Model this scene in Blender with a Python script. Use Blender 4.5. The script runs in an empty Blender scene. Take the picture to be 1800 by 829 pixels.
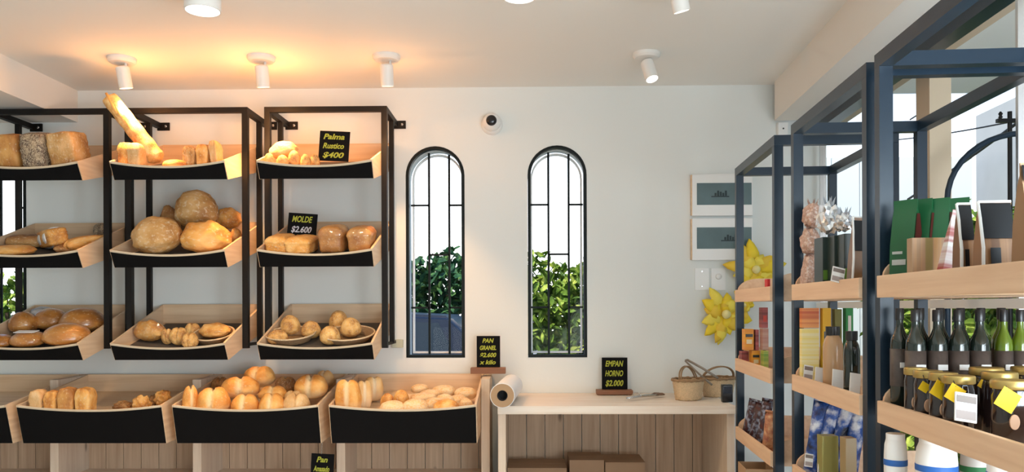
import bpy, bmesh, math, random
from mathutils import Vector, Matrix, noise
random.seed(7)
sc = bpy.context.scene
C = sc.collection
PI = math.pi
R = math.radians

# ------------------------------------------------------------------ camera
F, CX, HY, CAMZ = 1400.0, 900.0, 540.0, 1.45
YAW, ROLL = math.atan(26 / 1400), 0.0035
fwd = Vector((-math.sin(YAW), math.cos(YAW), 0))
rgt = Vector((math.cos(YAW), math.sin(YAW), 0))
upv = Vector((0, 0, 1))
iu = rgt * math.cos(ROLL) - upv * math.sin(ROLL)
iv = rgt * math.sin(ROLL) + upv * math.cos(ROLL)
cam_d = bpy.data.cameras.new('camera')
cam = bpy.data.objects.new('camera', cam_d); C.objects.link(cam)
m = Matrix((iu, iv, -fwd)).transposed().to_4x4(); m.translation = Vector((0, 0, CAMZ))
cam.matrix_world = m
cam_d.sensor_width = 36; cam_d.lens = 36 * F / 1800
cam_d.shift_y = (HY - 414.5) / 1800
cam_d.clip_start = .05; cam_d.clip_end = 300
sc.camera = cam

def W(px, py, Y):
    """point seen at photo pixel (px, py) on the plane y = Y"""
    d = iu * ((px - CX) / F) + iv * ((HY - py) / F) + fwd
    t = Y / d.y
    return Vector((d.x * t, Y, CAMZ + d.z * t))
def WX(px, Y): return W(px, HY, Y).x
def WZ(px, py, Y): return W(px, py, Y).z

# ------------------------------------------------------------------ world, sun, big lights, exposure
sc.view_settings.view_transform = 'Standard'
sc.view_settings.look = 'None'
sc.view_settings.exposure = -0.26
sc.view_settings.gamma = 1.0
sc.view_settings.use_curve_mapping = False
world = bpy.data.worlds.new('sky'); sc.world = world; world.use_nodes = True
nt = world.node_tree; nt.nodes.clear()
wo = nt.nodes.new('ShaderNodeOutputWorld'); bg = nt.nodes.new('ShaderNodeBackground')
tc = nt.nodes.new('ShaderNodeTexCoord'); sx = nt.nodes.new('ShaderNodeSeparateXYZ')
cr = nt.nodes.new('ShaderNodeValToRGB')
nt.links.new(tc.outputs['Generated'], sx.inputs[0]); nt.links.new(sx.outputs['Z'], cr.inputs[0])
e = cr.color_ramp.elements
e[0].position = 0.0; e[0].color = (1, 1, 1, 1)
e[1].position = 0.42; e[1].color = (.14, .25, .42, 1)
k = e.new(.12); k.color = (.95, .98, 1, 1)
k = e.new(.26); k.color = (.24, .36, .50, 1)
nt.links.new(cr.outputs[0], bg.inputs[0]); nt.links.new(bg.outputs[0], wo.inputs[0])
bg.inputs[1].default_value = 3.4

def light(name, kind, loc, target, energy, color, size=.1, size_y=None, spot=None, parent=None, blend=.5):
    d = bpy.data.lights.new(name, kind); d.energy = energy; d.color = color
    if kind == 'AREA':
        d.shape = 'RECTANGLE'; d.size = size; d.size_y = size_y or size
    elif kind == 'SUN': d.angle = size
    else: d.shadow_soft_size = size
    if spot: d.spot_size = R(spot); d.spot_blend = blend
    o = bpy.data.objects.new(name, d); C.objects.link(o)
    o.location = loc
    o.rotation_euler = (Vector(target) - Vector(loc)).to_track_quat('-Z', 'Y').to_euler()
    if parent: o.parent = parent
    return o
light('sun', 'SUN', (-5, -8, 12), (0, 0, 0), 6.5, (1, .94, .82), R(1.5))
# added fill light out of view behind the viewer; the rear wall has no opening
light('rear_fill', 'AREA', (.3, -2.9, .95), (.3, .2, 2.8), 100, (.90, .975, 1.0), 3.8, 2.3)
light('ceiling_fill', 'AREA', (1.38, -.2, 1.2), (-.6, 1.6, 2.83), 120, (.88, .95, 1.0), 2.4, 1.6)  # added fill out of view, tipped up to brighten the ceiling
light('right_wall_fill', 'AREA', (1.40, .9, 1.3), (.95, 5, 1.25), 42, (.70, .88, 1.0), .7, 1.4)  # added fill out of view, brightens the back right wall and rack sides

# ------------------------------------------------------------------ materials
def new_mat(name):
    mt = bpy.data.materials.new(name); mt.use_nodes = True
    return mt, mt.node_tree, mt.node_tree.nodes['Principled BSDF']
MATS = {}
def plain(name, col, rough=.6, metal=0, spec=.5, emit=0, bump=0, bscale=40, var=0, coat=0):
    if name in MATS: return MATS[name]
    mt, t, b = new_mat(name)
    b.inputs['Base Color'].default_value = (*col, 1)
    b.inputs['Roughness'].default_value = rough
    b.inputs['Metallic'].default_value = metal
    b.inputs['Specular IOR Level'].default_value = spec
    if coat: b.inputs['Coat Weight'].default_value = coat; b.inputs['Coat Roughness'].default_value = .1
    if emit:
        b.inputs['Emission Color'].default_value = (*col, 1); b.inputs['Emission Strength'].default_value = emit
    if bump or var:
        co = t.nodes.new('ShaderNodeTexCoord'); n = t.nodes.new('ShaderNodeTexNoise')
        n.inputs['Scale'].default_value = bscale; n.inputs['Detail'].default_value = 4
        t.links.new(co.outputs['Object'], n.inputs['Vector'])
        if bump:
            bp = t.nodes.new('ShaderNodeBump'); bp.inputs['Strength'].default_value = bump; bp.inputs['Distance'].default_value = .01
            t.links.new(n.outputs[0], bp.inputs['Height']); t.links.new(bp.outputs[0], b.inputs['Normal'])
        if var:
            mx = t.nodes.new('ShaderNodeMix'); mx.data_type = 'RGBA'
            mx.inputs[6].default_value = (*[c * (1 - var) for c in col], 1)
            mx.inputs[7].default_value = (*[min(1, c * (1 + var)) for c in col], 1)
            t.links.new(n.outputs[0], mx.inputs[0]); t.links.new(mx.outputs[2], b.inputs['Base Color'])
    MATS[name] = mt
    return mt
def wood(name, c1, c2, axis='X', rough=.55, knots=True, scale=1.0):
    """pale timber with grain running along one axis"""
    mt, t, b = new_mat(name)
    co = t.nodes.new('ShaderNodeTexCoord'); mp = t.nodes.new('ShaderNodeMapping')
    s = {'X': (1.2, 22, 22), 'Y': (22, 1.2, 22), 'Z': (22, 22, 1.2)}[axis]
    mp.inputs['Scale'].default_value = [q * scale for q in s]
    n = t.nodes.new('ShaderNodeTexNoise'); n.inputs['Scale'].default_value = 1.6; n.inputs['Detail'].default_value = 6
    n.inputs['Distortion'].default_value = .6
    t.links.new(co.outputs['Object'], mp.inputs[0]); t.links.new(mp.outputs[0], n.inputs['Vector'])
    r = t.nodes.new('ShaderNodeValToRGB'); r.color_ramp.elements[0].position = .3; r.color_ramp.elements[1].position = .68
    r.color_ramp.elements[0].color = (*c2, 1); r.color_ramp.elements[1].color = (*c1, 1)
    t.links.new(n.outputs[0], r.inputs[0])
    last = r.outputs[0]
    if knots:
        v = t.nodes.new('ShaderNodeTexVoronoi'); v.inputs['Scale'].default_value = 3.4
        m2 = t.nodes.new('ShaderNodeMapping'); m2.inputs['Scale'].default_value = {'X': (.6, 1.5, 1.5), 'Y': (1.5, .6, 1.5), 'Z': (1.5, 1.5, .6)}[axis]
        t.links.new(co.outputs['Object'], m2.inputs[0]); t.links.new(m2.outputs[0], v.inputs['Vector'])
        kr = t.nodes.new('ShaderNodeValToRGB'); kr.color_ramp.elements[0].position = .03; kr.color_ramp.elements[1].position = .09
        kr.color_ramp.elements[0].color = (1, 1, 1, 1); kr.color_ramp.elements[1].color = (0, 0, 0, 1)
        t.links.new(v.outputs['Distance'], kr.inputs[0])
        mx = t.nodes.new('ShaderNodeMix'); mx.data_type = 'RGBA'
        mx.inputs[7].default_value = (*[q * .45 for q in c2], 1)
        t.links.new(kr.outputs[0], mx.inputs[0]); t.links.new(last, mx.inputs[6]); last = mx.outputs[2]
    t.links.new(last, b.inputs['Base Color'])
    b.inputs['Roughness'].default_value = rough
    bp = t.nodes.new('ShaderNodeBump'); bp.inputs['Strength'].default_value = .15; bp.inputs['Distance'].default_value = .004
    t.links.new(n.outputs[0], bp.inputs['Height']); t.links.new(bp.outputs[0], b.inputs['Normal'])
    return mt
def bread(name, light_c, mid_c, dark_c, flour=0.0, rough=.6, gloss=0, scale=1.0, seam=0, pale=(.88, .66, .38), bump=.45):
    mt, t, b = new_mat(name)
    co = t.nodes.new('ShaderNodeTexCoord'); oi = t.nodes.new('ShaderNodeObjectInfo')
    ad = t.nodes.new('ShaderNodeVectorMath'); ad.operation = 'MULTIPLY_ADD'
    ad.inputs[1].default_value = (1, 1, 1)
    sc3 = t.nodes.new('ShaderNodeVectorMath'); sc3.operation = 'SCALE'; sc3.inputs['Scale'].default_value = 9
    cmb = t.nodes.new('ShaderNodeCombineXYZ')
    for i in range(3): t.links.new(oi.outputs['Random'], cmb.inputs[i])
    t.links.new(cmb.outputs[0], sc3.inputs[0])
    t.links.new(co.outputs['Object'], ad.inputs[0]); t.links.new(sc3.outputs[0], ad.inputs[2])
    n = t.nodes.new('ShaderNodeTexNoise'); n.inputs['Scale'].default_value = 1.8 * scale; n.inputs['Detail'].default_value = 5
    t.links.new(ad.outputs[0], n.inputs['Vector'])
    r = t.nodes.new('ShaderNodeValToRGB')
    r.color_ramp.elements[0].position = .32; r.color_ramp.elements[0].color = (*dark_c, 1)
    r.color_ramp.elements[1].position = .66; r.color_ramp.elements[1].color = (*light_c, 1)
    q = r.color_ramp.elements.new(.5); q.color = (*mid_c, 1)
    t.links.new(n.outputs[0], r.inputs[0]); last = r.outputs[0]
    n2 = t.nodes.new('ShaderNodeTexNoise'); n2.inputs['Scale'].default_value = 14 * scale; n2.inputs['Detail'].default_value = 6
    t.links.new(ad.outputs[0], n2.inputs['Vector'])
    if flour:
        fr = t.nodes.new('ShaderNodeValToRGB'); fr.color_ramp.elements[0].position = .62 - flour * .3; fr.color_ramp.elements[1].position = .8 - flour * .25
        fr.color_ramp.elements[0].color = (0, 0, 0, 1); fr.color_ramp.elements[1].color = (.8, .8, .8, 1)
        t.links.new(n2.outputs[0], fr.inputs[0])
        mx = t.nodes.new('ShaderNodeMix'); mx.data_type = 'RGBA'; mx.inputs[7].default_value = (.80, .66, .45, 1)
        t.links.new(fr.outputs[0], mx.inputs[0]); t.links.new(last, mx.inputs[6]); last = mx.outputs[2]
    if seam:
        sp = t.nodes.new('ShaderNodeSeparateXYZ'); t.links.new(co.outputs['Object'], sp.inputs[0])
        ab = t.nodes.new('ShaderNodeMath'); ab.operation = 'ABSOLUTE'; t.links.new(sp.outputs['X'], ab.inputs[0])
        r1 = t.nodes.new('ShaderNodeMapRange'); r1.inputs['From Min'].default_value = .03; r1.inputs['From Max'].default_value = .13
        r1.inputs['To Min'].default_value = .85 if seam > 1 else .0; r1.inputs['To Max'].default_value = 0; t.links.new(ab.outputs[0], r1.inputs['Value'])
        r2 = t.nodes.new('ShaderNodeMapRange'); r2.inputs['From Min'].default_value = -.35; r2.inputs['From Max'].default_value = -.02
        r2.inputs['To Min'].default_value = .9; r2.inputs['To Max'].default_value = 0; t.links.new(sp.outputs['Z'], r2.inputs['Value'])
        mm = t.nodes.new('ShaderNodeMath'); mm.operation = 'MAXIMUM'; t.links.new(r1.outputs[0], mm.inputs[0]); t.links.new(r2.outputs[0], mm.inputs[1])
        ms = t.nodes.new('ShaderNodeMix'); ms.data_type = 'RGBA'; ms.inputs[7].default_value = (*pale, 1)
        t.links.new(mm.outputs[0], ms.inputs[0]); t.links.new(last, ms.inputs[6]); last = ms.outputs[2]
    t.links.new(last, b.inputs['Base Color'])
    b.inputs['Roughness'].default_value = rough
    if gloss: b.inputs['Coat Weight'].default_value = gloss; b.inputs['Coat Roughness'].default_value = .12
    bp = t.nodes.new('ShaderNodeBump'); bp.inputs['Strength'].default_value = bump; bp.inputs['Distance'].default_value = .006
    t.links.new(n2.outputs[0], bp.inputs['Height']); t.links.new(bp.outputs[0], b.inputs['Normal'])
    return mt
def glass_mat(name, tint=(1, 1, 1), fac=.07, rough=.02):
    mt = bpy.data.materials.new(name); mt.use_nodes = True; t = mt.node_tree; t.nodes.clear()
    o = t.nodes.new('ShaderNodeOutputMaterial'); mx = t.nodes.new('ShaderNodeMixShader')
    tr = t.nodes.new('ShaderNodeBsdfTransparent'); gl = t.nodes.new('ShaderNodeBsdfGlossy')
    tr.inputs[0].default_value = (*tint, 1); gl.inputs['Roughness'].default_value = rough
    mx.inputs[0].default_value = fac
    t.links.new(tr.outputs[0], mx.inputs[1]); t.links.new(gl.outputs[0], mx.inputs[2]); t.links.new(mx.outputs[0], o.inputs[0])
    return mt
def stripes(name, c1, c2, scale, axis=0, c3=None):
    mt, t, b = new_mat(name)
    co = t.nodes.new('ShaderNodeTexCoord'); sp = t.nodes.new('ShaderNodeSeparateXYZ'); ml = t.nodes.new('ShaderNodeMath'); ml.operation = 'MULTIPLY'
    ml.inputs[1].default_value = scale; nz = t.nodes.new('ShaderNodeTexNoise'); nz.noise_dimensions = '1D'; nz.inputs['Scale'].default_value = 1
    t.links.new(co.outputs['Object'], sp.inputs[0]); t.links.new(sp.outputs[axis], ml.inputs[0]); t.links.new(ml.outputs[0], nz.inputs['W'])
    r = t.nodes.new('ShaderNodeValToRGB'); r.color_ramp.elements[0].position = .4; r.color_ramp.elements[1].position = .6
    r.color_ramp.elements[0].color = (*c1, 1); r.color_ramp.elements[1].color = (*c2, 1)
    if c3: q = r.color_ramp.elements.new(.5); q.color = (*c3, 1)
    t.links.new(nz.outputs[0], r.inputs[0]); t.links.new(r.outputs[0], b.inputs['Base Color'])
    b.inputs['Roughness'].default_value = .5
    return mt

M_wall = plain('white_wall_paint', (.80, .83, .81), .9, bump=.05, bscale=60)
M_ceil = plain('ceiling_paint', (.88, .88, .84), .95)
M_beam = plain('beam_paint', (.84, .81, .75), .9, bump=.04, bscale=50)
M_black = plain('black_board', (.005, .005, .0055), .7, spec=.1)
M_iron = plain('black_iron', (.007, .006, .0055), .5, spec=.25)
M_navy = plain('navy_steel', (.008, .021, .038), .33, spec=.35)
M_pine = wood('pale_pine', (.80, .60, .40), (.66, .45, .27), 'X')
M_pine_y = wood('pale_pine_side', (.82, .62, .42), (.68, .47, .29), 'Y')
M_rim = wood('light_rim_wood', (.86, .70, .50), (.76, .57, .37), 'X', knots=False)
M_plank = wood('plank_wood', (.62, .45, .31), (.47, .32, .21), 'Z', rough=.7)
M_white_wood = wood('whitewashed_wood', (.88, .80, .70), (.78, .65, .53), 'X', rough=.6)
M_white_wood_z = wood('whitewashed_upright', (.76, .64, .51), (.64, .50, .38), 'Z', rough=.6)
M_shelfwood = wood('shelf_wood', (.84, .60, .40), (.72, .47, .29), 'Y', knots=False)
M_brown = wood('brown_sign_base', (.30, .13, .06), (.22, .09, .04), 'X', knots=False)
M_sheet = plain('dark_grey_sheet', (.10, .08, .065), .8, bump=.2, bscale=20)
M_glass = glass_mat('window_glass', fac=.004)
M_wframe = plain('dark_green_window_frame', (.006, .010, .010), .5, spec=.2)
M_yellow_chalk = plain('yellow_chalk', (.42, .44, .05), .9)
M_white_chalk = plain('white_chalk', (.55, .55, .6), .9)
M_lamp = plain('white_lamp_enamel', (.84, .82, .78), .4)
M_lens = plain('lit_lamp_lens', (1, .93, .82), .3, emit=6)
M_lens_dim = plain('warm_lamp_lens', (1, .86, .66), .3, emit=3)
M_card = plain('cardboard', (.32, .20, .12), .85, var=.1, bscale=8)
M_paper = plain('white_paper', (.86, .87, .88), .7)
M_kraft = plain('kraft_paper_end', (.42, .27, .15), .8)
M_dark = plain('dark_void', (.01, .01, .01), .8)
M_wicker = plain('wicker', (.72, .53, .32), .7, bump=.5, bscale=120, var=.35)
M_wicker_d = plain('dark_wicker', (.33, .20, .10), .7, bump=.5, bscale=120, var=.3)
M_steel = plain('steel', (.6, .6, .6), .25, metal=1)
M_film = glass_mat('clear_plastic_film', (.98, .98, .98), .10, .12)
M_plastic = plain('white_plastic', (.86, .86, .84), .35)
M_blackplastic = plain('black_plastic', (.01, .01, .012), .2)
M_floor = plain('pale_stone_floor', (.62, .56, .48), .5)
B_gold = bread('golden_crust', (.92, .56, .20), (.80, .38, .085), (.50, .17, .03), .22)
B_pale = bread('pale_crust', (.92, .66, .33), (.82, .50, .19), (.66, .32, .09), .28)
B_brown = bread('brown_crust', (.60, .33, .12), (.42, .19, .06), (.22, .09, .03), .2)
B_rustic = bread('floury_rustic_crust', (.74, .46, .20), (.60, .32, .10), (.38, .16, .04), .30, bump=.8)
B_seed = bread('seeded_dark_crust', (.42, .30, .18), (.14, .08, .05), (.06, .035, .025), .6, scale=2.2)
B_shiny = bread('glossy_wrapped_crust', (.64, .30, .075), (.50, .20, .04), (.30, .11, .02), .1, rough=.32, gloss=.8)
B_tin = bread('tin_loaf_crust', (.78, .42, .13), (.62, .28, .07), (.38, .14, .035), .12)
B_crumb = bread('crumb', (.84, .58, .30), (.74, .46, .20), (.60, .33, .12), .2)
B_roll = bread('split_roll_crust', (.90, .50, .15), (.80, .36, .075), (.62, .23, .04), .1, seam=2, pale=(.90, .68, .38))
B_rollp = bread('pale_split_roll_crust', (.90, .62, .30), (.86, .54, .22), (.76, .42, .14), .1, seam=2, pale=(.92, .76, .52))
B_flat = bread('floury_flat_crust', (.90, .64, .34), (.84, .50, .20), (.70, .36, .11), .75, seam=1, pale=(.90, .70, .44))
B_bun = bread('seeded_bun_crust', (.94, .58, .20), (.80, .42, .11), (.46, .18, .04), .35, scale=1.6, bump=.8)

# ------------------------------------------------------------------ mesh helpers
def bx(bm, x0, x1, y0, y1, z0, z1, mat=None):
    vs = [bm.verts.new(Vector(p)) for p in [(x0,y0,z0),(x1,y0,z0),(x1,y1,z0),(x0,y1,z0),(x0,y0,z1),(x1,y0,z1),(x1,y1,z1),(x0,y1,z1)]]
    if mat is not None:
        for v in vs: v.co = mat @ v.co
    for f in [(0,3,2,1),(4,5,6,7),(0,1,5,4),(1,2,6,5),(2,3,7,6),(3,0,4,7)]: bm.faces.new([vs[i] for i in f])
    return bm
def box(x0, x1, y0, y1, z0, z1, bevel=0, mat=None):
    bm = bmesh.new(); bx(bm, x0, x1, y0, y1, z0, z1, mat)
    if bevel: bmesh.ops.bevel(bm, geom=bm.edges[:], offset=bevel, segments=2, affect='EDGES', profile=.7)
    return bm
def prism(poly, a0, a1, axis='X'):
    """extrude a polygon; axis X: poly=(y,z); axis Y: poly=(x,z); axis Z: poly=(x,y)"""
    bm = bmesh.new()
    def P(p, a): return {'X': (a, p[0], p[1]), 'Y': (p[0], a, p[1]), 'Z': (p[0], p[1], a)}[axis]
    A = [bm.verts.new(P(p, a0)) for p in poly]; B = [bm.verts.new(P(p, a1)) for p in poly]
    n = len(poly); bm.faces.new(A); bm.faces.new(B[::-1])
    for i in range(n): bm.faces.new([A[i], B[i], B[(i+1) % n], A[(i+1) % n]])
    bmesh.ops.recalc_face_normals(bm, faces=bm.faces[:])
    return bm
def tube(bm, pts, r, seg=8, caps=True, r2=None):
    pts = [Vector(p) for p in pts]; rings = []
    up = Vector((0, 0, 1)); prev = None
    for i, p in enumerate(pts):
        d = (pts[min(i+1, len(pts)-1)] - pts[max(i-1, 0)]).normalized()
        if prev is None: a = d.cross(up if abs(d.z) < .9 else Vector((1, 0, 0))).normalized()
        else: a = (prev - d * prev.dot(d)).normalized()
        prev = a; b = d.cross(a)
        rr = r if r2 is None else r + (r2 - r) * i / max(1, len(pts)-1)
        if callable(r): rr = r(i / max(1, len(pts)-1))
        rings.append([bm.verts.new(p + (a * math.cos(t) + b * math.sin(t)) * rr) for t in [2*PI*j/seg for j in range(seg)]])
    for i in range(len(rings)-1):
        for j in range(seg):
            bm.faces.new([rings[i][j], rings[i][(j+1) % seg], rings[i+1][(j+1) % seg], rings[i+1][j]])
    if caps: bm.faces.new(rings[0][::-1]); bm.faces.new(rings[-1])
    return bm
def lathe(bm, prof, seg=28, mat=None, cap=True, jitter=None):
    """profile of (radius, z)"""
    rings = []
    for i, (r, z) in enumerate(prof):
        ring = []
        for j in range(seg):
            rr = r + (jitter(i, j) if jitter else 0)
            v = Vector((rr*math.cos(2*PI*j/seg), rr*math.sin(2*PI*j/seg), z))
            ring.append(bm.verts.new(mat @ v if mat is not None else v))
        rings.append(ring)
    for i in range(len(rings)-1):
        for j in range(seg):
            bm.faces.new([rings[i][j], rings[i][(j+1) % seg], rings[i+1][(j+1) % seg], rings[i+1][j]])
    if cap:
        if prof[0][0] > 1e-4: bm.faces.new(rings[0][::-1])
        if prof[-1][0] > 1e-4: bm.faces.new(rings[-1])
    return bm
def obj(name, bm, mat, parent=None, smooth=False, loc=None, ang=None):
    bmesh.ops.recalc_face_normals(bm, faces=bm.faces[:])
    me = bpy.data.meshes.new(name); bm.to_mesh(me); bm.free()
    if smooth:
        for p in me.polygons: p.use_smooth = True
        if ang:
            try: me.set_sharp_from_angle(angle=R(ang))
            except Exception: pass
    me.materials.append(mat)
    o = bpy.data.objects.new(name, me); C.objects.link(o)
    if parent: o.parent = parent
    if loc is not None: o.location = loc
    return o
def tag(o, label, cat, group=None):
    o['label'] = label; o['category'] = cat
    if group: o['group'] = group
    return o
def thing(name, label, cat, loc=(0, 0, 0), rz=0, group=None):
    o = bpy.data.objects.new(name, None); C.objects.link(o); o.empty_display_size = .05
    o.location = loc; o.rotation_euler = (0, 0, rz)
    return tag(o, label, cat, group)
def struct(name, bm, mat, parent=None, smooth=False):
    o = obj(name, bm, mat, parent, smooth)
    if parent is None: o['kind'] = 'structure'
    return o
def struct_empty(name, loc=(0, 0, 0), rz=0):
    o = bpy.data.objects.new(name, None); C.objects.link(o); o.location = loc; o.rotation_euler = (0, 0, rz)
    o['kind'] = 'structure'; return o
def dup(root, loc=None, rz=None, label=None, group=None):
    r = root.copy(); C.objects.link(r)
    if loc is not None: r.location = loc
    if rz is not None: r.rotation_euler = (0, 0, rz)
    if label: r['label'] = label
    if group: r['group'] = group
    for ch in list(root.children):
        c = ch.copy(); C.objects.link(c); c.parent = r
        for g in list(ch.children):
            d = g.copy(); C.objects.link(d); d.parent = c
    return r
def flat_with_holes(name, outer, holes, thick, mat, loc, parent=None, kind=None):
    """upright slab in the XZ plane with holes; spans loc.y .. loc.y + thick"""
    cu = bpy.data.curves.new(name, 'CURVE'); cu.dimensions = '2D'; cu.fill_mode = 'BOTH'; cu.extrude = thick / 2
    for pts in [outer] + holes:
        sp = cu.splines.new('POLY'); sp.points.add(len(pts)-1); sp.use_cyclic_u = True
        for i, p in enumerate(pts): sp.points[i].co = (p[0], p[1], 0, 1)
    tmp = bpy.data.objects.new(name + '_tmp', cu); C.objects.link(tmp)
    me = bpy.data.meshes.new_from_object(tmp.evaluated_get(bpy.context.evaluated_depsgraph_get()))
    bpy.data.objects.remove(tmp)
    me.transform(Matrix.Translation((0, thick/2, 0)) @ Matrix.Rotation(R(90), 4, 'X'))
    me.materials.clear(); me.materials.append(mat)
    o = bpy.data.objects.new(name, me); C.objects.link(o); o.location = loc
    if parent: o.parent = parent
    if kind: o['kind'] = kind
    return o
def text_obj(name, body, size, mat, parent, loc, tilt=0, shear=.25, offset=.0006, width=None, rotz=0):
    cu = bpy.data.curves.new(name, 'FONT'); cu.body = body; cu.size = size; cu.shear = shear
    cu.align_x = 'CENTER'; cu.align_y = 'CENTER'; cu.extrude = .0004; cu.offset = offset; cu.resolution_u = 3
    cu.space_line = .86
    tmp = bpy.data.objects.new(name + '_tmp', cu); C.objects.link(tmp)
    me = bpy.data.meshes.new_from_object(tmp.evaluated_get(bpy.context.evaluated_depsgraph_get()))
    bpy.data.objects.remove(tmp)
    if width and me.vertices:
        xs = [v.co.x for v in me.vertices]; s = width / max(1e-5, max(xs)-min(xs))
        me.transform(Matrix.Diagonal((s, 1, 1, 1)))
    me.transform(Matrix.Rotation(R(90), 4, 'X'))
    me.materials.clear(); me.materials.append(mat)
    o = bpy.data.objects.new(name, me); C.objects.link(o); o.parent = parent; o.location = loc
    o.rotation_euler = (tilt, 0, rotz)
    return o

# ------------------------------------------------------------------ room shell
WY = 5.0                                   # back wall
CEIL = WZ(760, 154, WY)
AL = math.atan(.0586)                      # right hand wall runs at this angle
def RW(xp, Y, z=0):                        # point at offset xp from the viewer's line along the right wall
    return Vector((xp + .0586 * Y, Y, z))
def outline(cx, hw, zb, zt, n=20):
    pts = [(cx-hw, zb), (cx+hw, zb)]
    zc = zt - hw
    for i in range(n+1):
        a = PI * i / n
        pts.append((cx + hw*math.cos(a), zc + hw*math.sin(a)))
    return pts
win_z0, win_z1 = WZ(870, 628, WY), WZ(870, 256, WY)
HWW = (WX(1032, WY) - WX(928, WY)) / 2
wins = [WX(765.5, WY), WX(980, WY), WX(-4, WY)]
XL, XR = -4.4, 1.478 + .0586*5
wall_outer = [(XL-.2, -.05), (XR+.1, -.05), (XR+.1, CEIL+.1), (XL-.2, CEIL+.1)]
flat_with_holes('wall_back', wall_outer, [outline(c, HWW, win_z0, win_z1) for c in wins], .24, M_wall, (0, WY, 0), kind='structure')
struct('ceiling', box(XL-.2, 3.0, -3.2, WY+.24, CEIL, CEIL+.12), M_ceil)
struct('floor', box(XL-.2, 1.9, -3.2, WY+.24, -.1, 0), M_floor)
struct('wall_left', box(XL-.2, XL, -3.2, WY, 0, CEIL), M_wall)
struct('wall_rear', box(XL, 3.0, -3.2, -3.0, 0, CEIL), M_wall)
# dropped soffits left and right
ZS = WZ(1355, 216, WY)
XB = WX(138, WY)
struct('trim_1', box(XL, XB, -3.0, WY, max(ZS, WZ(570, 188, 4.62)+.012), CEIL), M_beam)
rt = struct_empty('wall_right', (0, 0, 0), -AL)
bm = prism([(1.24, ZS-CAMZ), (1.24, CEIL-CAMZ), (1.95, CEIL-CAMZ), (1.95, ZS+.26-CAMZ), (1.52, ZS-CAMZ)], -3.0, WY+.02, 'Y')
for v in bm.verts: v.co.z += CAMZ
obj('soffit', bm, M_beam, rt)
# floor-to-soffit shop window in the right wall
wr = struct_empty('window_4', (0, 0, 0), -AL)
xw = 1.5
obj('window_head_rail', box(xw-.02, xw+.05, -3.0, WY, ZS-.075, ZS-.012), M_navy, wr)
obj('head_strip', box(xw-.03, xw+.03, -3.0, WY, ZS-.012, ZS-.001), M_steel, wr)
obj('transom', box(xw-.02, xw+.03, -3.0, WY, 1.44, 1.475), M_plastic, wr)
obj('sill_rail', box(xw-.03, xw+.05, -3.0, WY, 0, .12), M_plastic, wr)
for yy in (4.95, 4.2, 2.80, 1.4, 0.0, -1.5):
    obj('mullion', box(xw-.012, xw+.02, yy-.008, yy+.008, .12, ZS-.012), M_steel, wr)
obj('pane', box(xw+.002, xw+.008, -3.0, WY, .12, ZS-.02), M_glass, wr)

# arched windows
for wi, cxw in enumerate(wins):
    w = struct_empty('window_%d' % (wi+1), (cxw, WY, win_z0))
    H = win_z1 - win_z0
    flat_with_holes('window_frame', outline(0, HWW-.001, .001, H-.001), [outline(0, HWW-.020, .018, H-.018)], .045, M_wframe, (0, -.002, 0), w)
    flat_with_holes('inner_frame', outline(0, HWW-.018, .018, H-.018), [outline(0, HWW-.030, .030, H-.030)], .03, M_plastic, (0, .17, 0), w)
    pn = bmesh.new(); pts = outline(0, HWW-.028, .028, H-.028)
    f = pn.faces.new([pn.verts.new((p[0], .185, p[1])) for p in pts])
    r_ = bmesh.ops.extrude_face_region(pn, geom=[f]); bmesh.ops.translate(pn, vec=(0, .004, 0), verts=[v for v in r_['geom'] if isinstance(v, bmesh.types.BMVert)])
    obj('pane', pn, M_glass, w)
    iw = HWW - .016
    xs = [-.28*HWW, .42*HWW]
    gb = .007
    for x in xs:
        zc = H-.014-iw; top = zc + math.sqrt(iw*iw - x*x)
        obj('grille_bar', box(x-gb, x+gb, .11, .12, .014, top), M_wframe, w)
    hz = lambda py: WZ(870, py, WY+.11) - win_z0
    for (a, b, py) in ((-iw, xs[0], 360), (xs[1], iw, 360), (xs[0], xs[1], 447), (-iw, xs[0], 540), (xs[1], iw, 540)):
        obj('grille_bar', box(a, b, .11, .12, hz(py)-.006, hz(py)+.006), M_wframe, w)

# ------------------------------------------------------------------ outdoors
def leaf_mat(name, c1, c2, c3):
    mt, t, b = new_mat(name)
    co = t.nodes.new('ShaderNodeTexCoord'); n = t.nodes.new('ShaderNodeTexNoise'); n.inputs['Scale'].default_value = 9; n.inputs['Detail'].default_value = 3
    r = t.nodes.new('ShaderNodeValToRGB'); r.color_ramp.elements[0].position = .35; r.color_ramp.elements[0].color = (*c1, 1)
    r.color_ramp.elements[1].position = .65; r.color_ramp.elements[1].color = (*c3, 1); q = r.color_ramp.elements.new(.5); q.color = (*c2, 1)
    t.links.new(co.outputs['Object'], n.inputs['Vector']); t.links.new(n.outputs[0], r.inputs[0]); t.links.new(r.outputs[0], b.inputs['Base Color'])
    b.inputs['Roughness'].default_value = .6; b.inputs['Specular IOR Level'].default_value = .15
    return mt
L_bright = leaf_mat('leaves_painted_sunlit', (.03, .07, .010), (.15, .25, .03), (.46, .52, .10))  # sun highlights and dark gaps put into the leaf colours
L_blue = leaf_mat('leaves_painted_shade', (.012, .05, .025), (.035, .11, .045), (.13, .24, .06))  # darker copy of the leaves, shade put into the colour
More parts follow.
